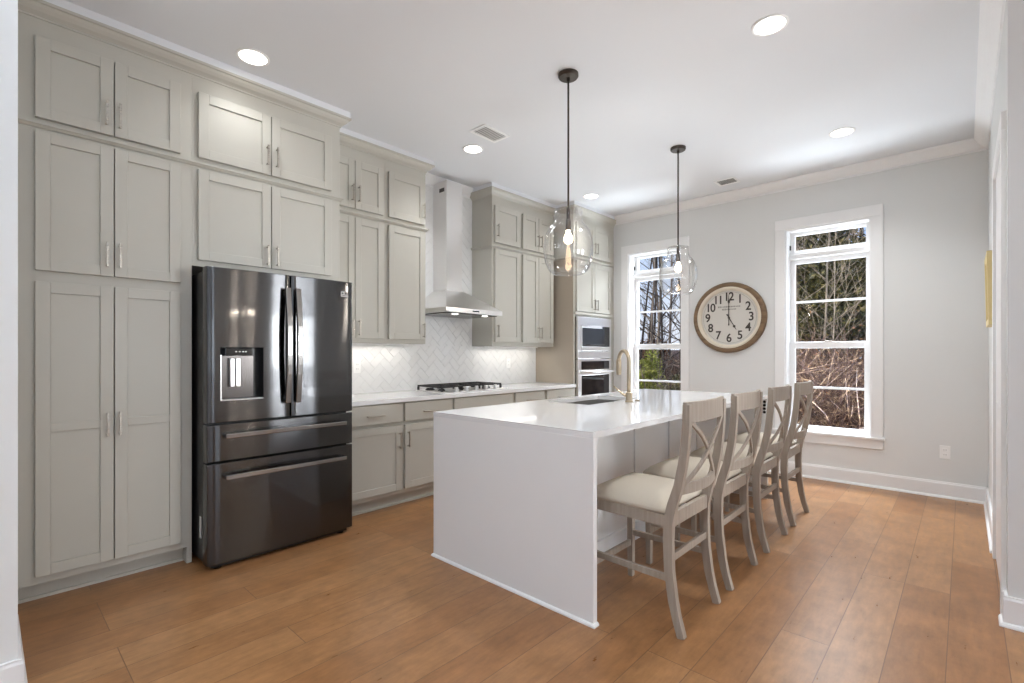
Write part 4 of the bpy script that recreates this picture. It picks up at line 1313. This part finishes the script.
# picture hanging on the right wall, seen edge-on
t = thing('picture_frame', (XR, 4.86, 1.73), 'gilt picture frame seen edge-on, hanging on the right wall', 'picture')
bm = new()
for y0, y1, z0, z1 in ((4.62, 5.12, 1.94, 1.98), (4.62, 5.12, 1.48, 1.52), (4.62, 4.66, 1.52, 1.94), (5.08, 5.12, 1.52, 1.94)):
    hexa(bm, [(XR - 0.002, y0, z0), (XR - 0.03 - 0.02 * (z0 - 1.48), y0, z0), (XR - 0.03 - 0.02 * (z0 - 1.48), y1, z0), (XR - 0.002, y1, z0)],
         [(XR - 0.002, y0, z1), (XR - 0.03 - 0.02 * (z1 - 1.48), y0, z1), (XR - 0.03 - 0.02 * (z1 - 1.48), y1, z1), (XR - 0.002, y1, z1)])
obj('frame', bm, 'gilt', t)
bm = new(); box(bm, XR - 0.02, XR - 0.004, 4.655, 5.085, 1.515, 1.945); obj('canvas', bm, 'canvas', t)

# chandelier in the living room to the right of the camera (its bulbs glint in the refrigerator door)
HX, HY, HZ = 3.05, 2.93, 1.99
t = thing('chandelier', (HX, HY, HZ), 'five-bulb chandelier out of frame at right, reflected in refrigerator door', 'chandelier')
bm = new(); tube(bm, [(HX, HY, ZC), (HX, HY, HZ - 0.1)], 0.008, 8); lathe(bm, HX, HY, [(0, ZC), (0.06, ZC), (0.06, ZC - 0.02), (0, ZC - 0.02)], 24); obj('stem', bm, 'bronze', t)
for k in range(5):
    a = 2 * PI * k / 5 + 0.3
    ex, ey = HX + 0.22 * math.cos(a), HY + 0.22 * math.sin(a)
    bm = new(); tube(bm, [(HX, HY, HZ - 0.08), ((HX + ex) / 2, (HY + ey) / 2, HZ - 0.13), (ex, ey, HZ - 0.06), (ex, ey, HZ - 0.02)], 0.006, 8); ar = obj('arm', bm, 'bronze', t)
    bm = new(); lathe(bm, ex, ey, [(0, HZ - 0.02), (0.012, HZ - 0.01), (0.017, HZ + 0.02), (0.012, HZ + 0.045), (0, HZ + 0.06)], 12); obj('bulb', bm, 'bulb_hot', ar)

# ------------------------------------------------------------------ outdoors
def gz(x, y):
    """ground height: flat by the house, then a bank rising into the wood"""
    u = max(0.0, min(1.0, (y - 8.5) / 20))
    return -0.55 + 2.2 * u * u * (3 - 2 * u) * (0.8 + 0.2 * math.sin(x * 0.2)) + 0.05 * noise.noise((x * 0.6, y * 0.6, 0))
bm = new()
NX, NY = 60, 50
g = [[bm.verts.new((-45 + 75 * i / NX, 5.97 + 54 * (j / NY) ** 1.4, 0)) for j in range(NY + 1)] for i in range(NX + 1)]
for r in g:
    for v in r: v.co.z = gz(v.co.x, v.co.y)
for i in range(NX):
    for j in range(NY): bm.faces.new((g[i][j], g[i + 1][j], g[i + 1][j + 1], g[i][j + 1]))
o = struct('ground', bm, 'leaf_litter', label='leaf-strewn ground rising into the wood outside the windows')

def branch(bm, p, d, length, r, depth, rnd, spread=0.6, up=0.15, seg=5, kids=3):
    n = 4
    pts = [p.copy()]; rad = [r]
    q = p.copy(); dd = d.copy()
    for k in range(n):
        dd = (dd + Vector((rnd.uniform(-1, 1), rnd.uniform(-1, 1), rnd.uniform(-0.5, 1) * 0.6 + up)) * 0.16).normalized()
        q = q + dd * (length / n)
        pts.append(q.copy()); rad.append(r * (1 - 0.62 * (k + 1) / n))
    tube(bm, pts, rad, seg, False)
    if depth <= 0: return
    for k in range(kids + (1 if depth > 1 else 0)):
        u = rnd.uniform(0.35, 1.0)
        i = min(n - 1, int(u * n)); f = u * n - i
        b = pts[i].lerp(pts[i + 1], f)
        rr = max(0.004, (rad[i] * (1 - f) + rad[i + 1] * f) * 0.6)
        nd = (dd + Vector((rnd.uniform(-1, 1), rnd.uniform(-1, 1), rnd.uniform(-0.3, 0.9))) * spread * 1.5).normalized()
        branch(bm, b, nd, length * rnd.uniform(0.5, 0.72), rr, depth - 1, rnd, spread, up, 4 if depth > 1 else 3, kids)
def bare_tree(x, y, h, r, bark, seed, label, lean=(0, 0), group='bare trees outside the windows', first=0.35):
    rnd = random.Random(seed)
    z = gz(x, y) - 0.05
    t = thing('bare_tree', (x, y, z), label, 'tree', group)
    bm = new()
    n = 8
    pts = [Vector((x, y, z))]; rad = [r]
    d = Vector((lean[0], lean[1], 1)).normalized()
    q = pts[0].copy()
    for k in range(n):
        d = (d + Vector((rnd.uniform(-1, 1), rnd.uniform(-1, 1), 0.6)) * 0.045).normalized()
        q = q + d * (h / n)
        pts.append(q.copy()); rad.append(r * (1 - 0.8 * (k + 1) / n))
    tube(bm, pts, rad, 7)
    obj('trunk', bm, bark, t, smooth=True)
    bm = new()
    for k in range(int(13)):
        u = first + (0.98 - first) * k / 12
        i = min(n - 1, int(u * n)); f = u * n - i
        b = pts[i].lerp(pts[i + 1], f)
        a = rnd.uniform(0, 2 * PI)
        nd = Vector((math.cos(a), math.sin(a), rnd.uniform(0.25, 0.9))).normalized()
        branch(bm, b, nd, h * rnd.uniform(0.16, 0.3) * (1.15 - u * 0.6), rad[i] * 0.45, 2, rnd)
    obj('branches', bm, bark, t)
    return t
def leaf_cloud(bm, c, rx, ry, rz, n, size, rnd, droop=0.0, shell=0.4, asp=0.32):
    for _ in range(n):
        while True:
            p = Vector((rnd.uniform(-1, 1), rnd.uniform(-1, 1), rnd.uniform(-1, 1)))
            if shell < p.length < 1: break
        q = Vector((c[0] + p.x * rx, c[1] + p.y * ry, c[2] + p.z * rz))
        a = Vector((rnd.uniform(-1, 1), rnd.uniform(-1, 1), rnd.uniform(-0.8, 0.8) - droop)).normalized()
        b = a.cross(Vector((rnd.uniform(-1, 1), rnd.uniform(-1, 1), rnd.uniform(-1, 1)))).normalized()
        s = size * rnd.uniform(0.6, 1.4)
        bm.faces.new([bm.verts.new(q + a * s * u + b * s * w) for u, w in ((-1, 0), (-0.2, asp), (1, 0), (-0.2, -asp))])
def evergreen(x, y, h, crowns, seed, label, leaf=0.08, count=4200):
    rnd = random.Random(seed)
    z = gz(x, y) - 0.05
    t = thing('evergreen_tree', (x, y, z), label, 'tree', 'evergreen trees outside the right window')
    bm = new(); tube(bm, [(x, y, z), (x + 0.05, y, z + h * 0.4), (x, y + 0.05, z + h * 0.75), (x, y, z + h)], [0.11, 0.085, 0.05, 0.02], 8)
    for k in range(14):
        u = 0.25 + 0.7 * k / 13; a = rnd.uniform(0, 2 * PI)
        branch(bm, Vector((x, y, z + h * u)), Vector((math.cos(a), math.sin(a), 0.25)).normalized(), h * 0.22 * (1.2 - u), 0.025, 1, rnd)
    obj('trunk', bm, 'bark_grey', t)
    bm = new()
    for cx, cy, cz, r in crowns:
        leaf_cloud(bm, (cx, cy, cz), r, r, r * 0.75, int(count * r), leaf, rnd, 0.2)
    obj('foliage', bm, 'needles', t)
def shrub(x, y, rx, rz, m, label, seed, n=2600, leaf=0.05, group='shrubs outside the windows'):
    rnd = random.Random(seed)
    z = gz(x, y)
    t = thing('shrub', (x, y, z), label, 'shrub', group)
    bm = new()
    for k in range(9):
        a = rnd.uniform(0, 2 * PI)
        branch(bm, Vector((x, y, z - 0.05)), Vector((math.cos(a) * 0.5, math.sin(a) * 0.5, 1)).normalized(), rz * 1.6, 0.018, 1, rnd)
    obj('stems', bm, 'bark_grey', t)
    bm = new()
    for k in range(7):
        a = rnd.uniform(0, 2 * PI); q = rnd.uniform(0.1, 0.6)
        leaf_cloud(bm, (x + rx * q * math.cos(a), y + rx * q * math.sin(a), z + rz * rnd.uniform(0.5, 1.3)), rx * 0.55, rx * 0.55, rz * 0.5, n // 7, leaf, rnd, 0, 0.2)
    obj('leaves', bm, m, t)

# positions are found by looking from the room through the panes: direction (x at the glass)
def spot(xw, y): return xw * y / 5.9
LEFT, RIGHT = 'through the left window', 'through the right window'
k = 0
for xw, y, h, r, bark, lean in ((-2.99, 13.0, 8, 0.045, 'bark_grey', (0.02, 0)), (-2.90, 16.5, 10, 0.06, 'bark_pale', (0, 0)), (-2.80, 12.0, 8, 0.04, 'bark_dark', (0, 0)),
                                (-2.66, 14.0, 8, 0.055, 'bark_dark', (0.10, 0)), (-3.08, 19.0, 10, 0.06, 'bark_dark', (0.05, 0)), (-2.74, 20.0, 10, 0.065, 'bark_grey', (-0.03, 0)),
                                (-2.60, 24.0, 11, 0.07, 'bark_dark', (0, 0)), (-2.95, 26.0, 11, 0.08, 'bark_dark', (0.02, 0)), (-2.85, 22.0, 9, 0.06, 'bark_grey', (-0.05, 0)), (-3.2, 15.0, 7, 0.05, 'bark_dark', (0.14, 0)), (-2.5, 15.0, 7, 0.05, 'bark_dark', (-0.12, 0))):
    bare_tree(spot(xw, y), y, h, r, bark, 100 + k, 'tall leafless tree seen ' + LEFT + ' among its neighbours', lean, 'leafless trees seen through the left window', 0.12)
    k += 1
for xw, y, h, r, bark, lean in ((-1.24, 10.5, 6, 0.026, 'bark_pale', (-0.05, 0)), (-1.12, 11.0, 7, 0.028, 'bark_pale', (0.05, 0)), (-1.06, 10.6, 5, 0.018, 'bark_pale', (0.14, 0)),
                                (-0.90, 13.0, 7, 0.035, 'bark_grey', (0.08, 0)), (-1.30, 14.5, 8, 0.05, 'bark_grey', (0, 0)), (-0.78, 11.8, 6, 0.03, 'bark_pale', (-0.16, 0)), (-1.0, 18.0, 9, 0.07, 'bark_dark', (0, 0)), (-0.72, 19.0, 9, 0.07, 'bark_dark', (0, 0))):
    bare_tree(spot(xw, y), y, h, r, bark, 200 + k, 'thin leafless tree seen ' + RIGHT + ' in the brush', lean, 'leafless trees seen through the right window', 0.2)
    k += 1
evergreen(spot(-1.22, 13.2), 13.2, 5.2, [(spot(-1.25, 13.2), 13.2, 2.4, 1.2), (spot(-1.20, 13.2), 13.2, 3.6, 1.15), (spot(-1.30, 13.2), 13.0, 4.6, 0.8), (spot(-1.1, 13.2), 12.8, 1.6, 1.0)], 5,
          'dark olive evergreen tree at left of the right window view')
evergreen(spot(-0.86, 12.4), 12.4, 4.2, [(spot(-0.86, 12.4), 12.4, 2.2, 1.05), (spot(-0.80, 12.4), 12.4, 3.0, 0.9), (spot(-1.02, 12.4), 12.2, 3.3, 0.55)], 6,
          'olive evergreen tree at right of the right window view')
evergreen(spot(-0.62, 16.0), 16.0, 5.0, [(spot(-0.62, 16.0), 16.0, 2.4, 1.5), (spot(-0.72, 16.0), 16.0, 3.0, 1.0)], 7,
          'evergreen tree farther back at right edge of the right window view')
shrub(spot(-3.02, 11.5), 11.5, 0.42, 1.1, 'bush_green', 'yellow-green shrub at lower left of the left window view', 31)
shrub(spot(-3.06, 9.6), 9.6, 0.45, 0.62, 'needles', 'dark green low shrub in front of the yellow-green shrub', 32, 2200)
shrub(spot(-2.58, 11.0), 11.0, 0.4, 0.85, 'needles', 'dark shrub at right of the left window view', 33, 1800)
shrub(spot(-3.05, 17.5), 17.5, 1.0, 1.1, 'dry_leaves', 'rust-leaved small tree above the yellow-green shrub', 34, 1500, 0.08)
shrub(spot(-1.22, 9.3), 9.3, 0.5, 0.35, 'bush_green', 'olive shrub at lower left of the right window view', 35, 900, 0.04)
# tangled brush: nobody could count it
bm = new()
rnd = random.Random(77)
def stem(x, y, h, r, arch):
    z = gz(x, y) - 0.03
    a = rnd.uniform(0, 2 * PI)
    pts = []
    for k in range(6):
        u = k / 5
        pts.append((x + math.cos(a) * arch * u * u * h + rnd.uniform(-0.02, 0.02), y + math.sin(a) * arch * u * u * h, z + h * (u - 0.25 * arch * u * u) + rnd.uniform(-0.02, 0.02)))
    tube(bm, pts, [r, r * 0.9, r * 0.8, r * 0.65, r * 0.45, r * 0.2], 3, False)
    for j in range(4):
        i = rnd.randint(1, 4); p = Vector(pts[i])
        q = p + Vector((rnd.uniform(-1, 1), rnd.uniform(-1, 1), rnd.uniform(-0.2, 1))).normalized() * h * rnd.uniform(0.15, 0.4)
        tube(bm, [p, p.lerp(q, 0.5) + Vector((0, 0, 0.02)), q], [r * 0.55, r * 0.4, r * 0.15], 3, False)
for _ in range(2600):
    y = rnd.uniform(8.4, 12.5); xw = rnd.uniform(-1.62, -0.45)
    stem(spot(xw, y), y, rnd.uniform(0.9, 2.4), rnd.choice((0.005, 0.007, 0.010, 0.014)), rnd.uniform(0.2, 1.1))
for _ in range(1500):
    y = rnd.uniform(12.5, 20); xw = rnd.uniform(-3.35, -2.4)
    stem(spot(xw, y), y, rnd.uniform(0.5, 1.5), rnd.uniform(0.006, 0.014), rnd.uniform(0.1, 0.8))
tag(obj('undergrowth', bm, 'twigs', base=(0, 8.4, -0.5)), 'tangled brown winter brush and briars outside the windows', 'brush', kind='stuff')
bm = new()
for _ in range(5200):
    y = rnd.uniform(8.4, 13); xw = rnd.uniform(-1.62, -0.45)
    x = spot(xw, y)
    leaf_cloud(bm, (x, y, gz(x, y) + abs(rnd.gauss(0, 0.9))), 0.02, 0.02, 0.02, 1, 0.028, rnd)
tag(obj('dead_leaves', bm, 'dry_leaves', base=(0, 8.4, -0.5)), 'rust-brown dead leaves hanging in the brush outside', 'leaves', kind='stuff')
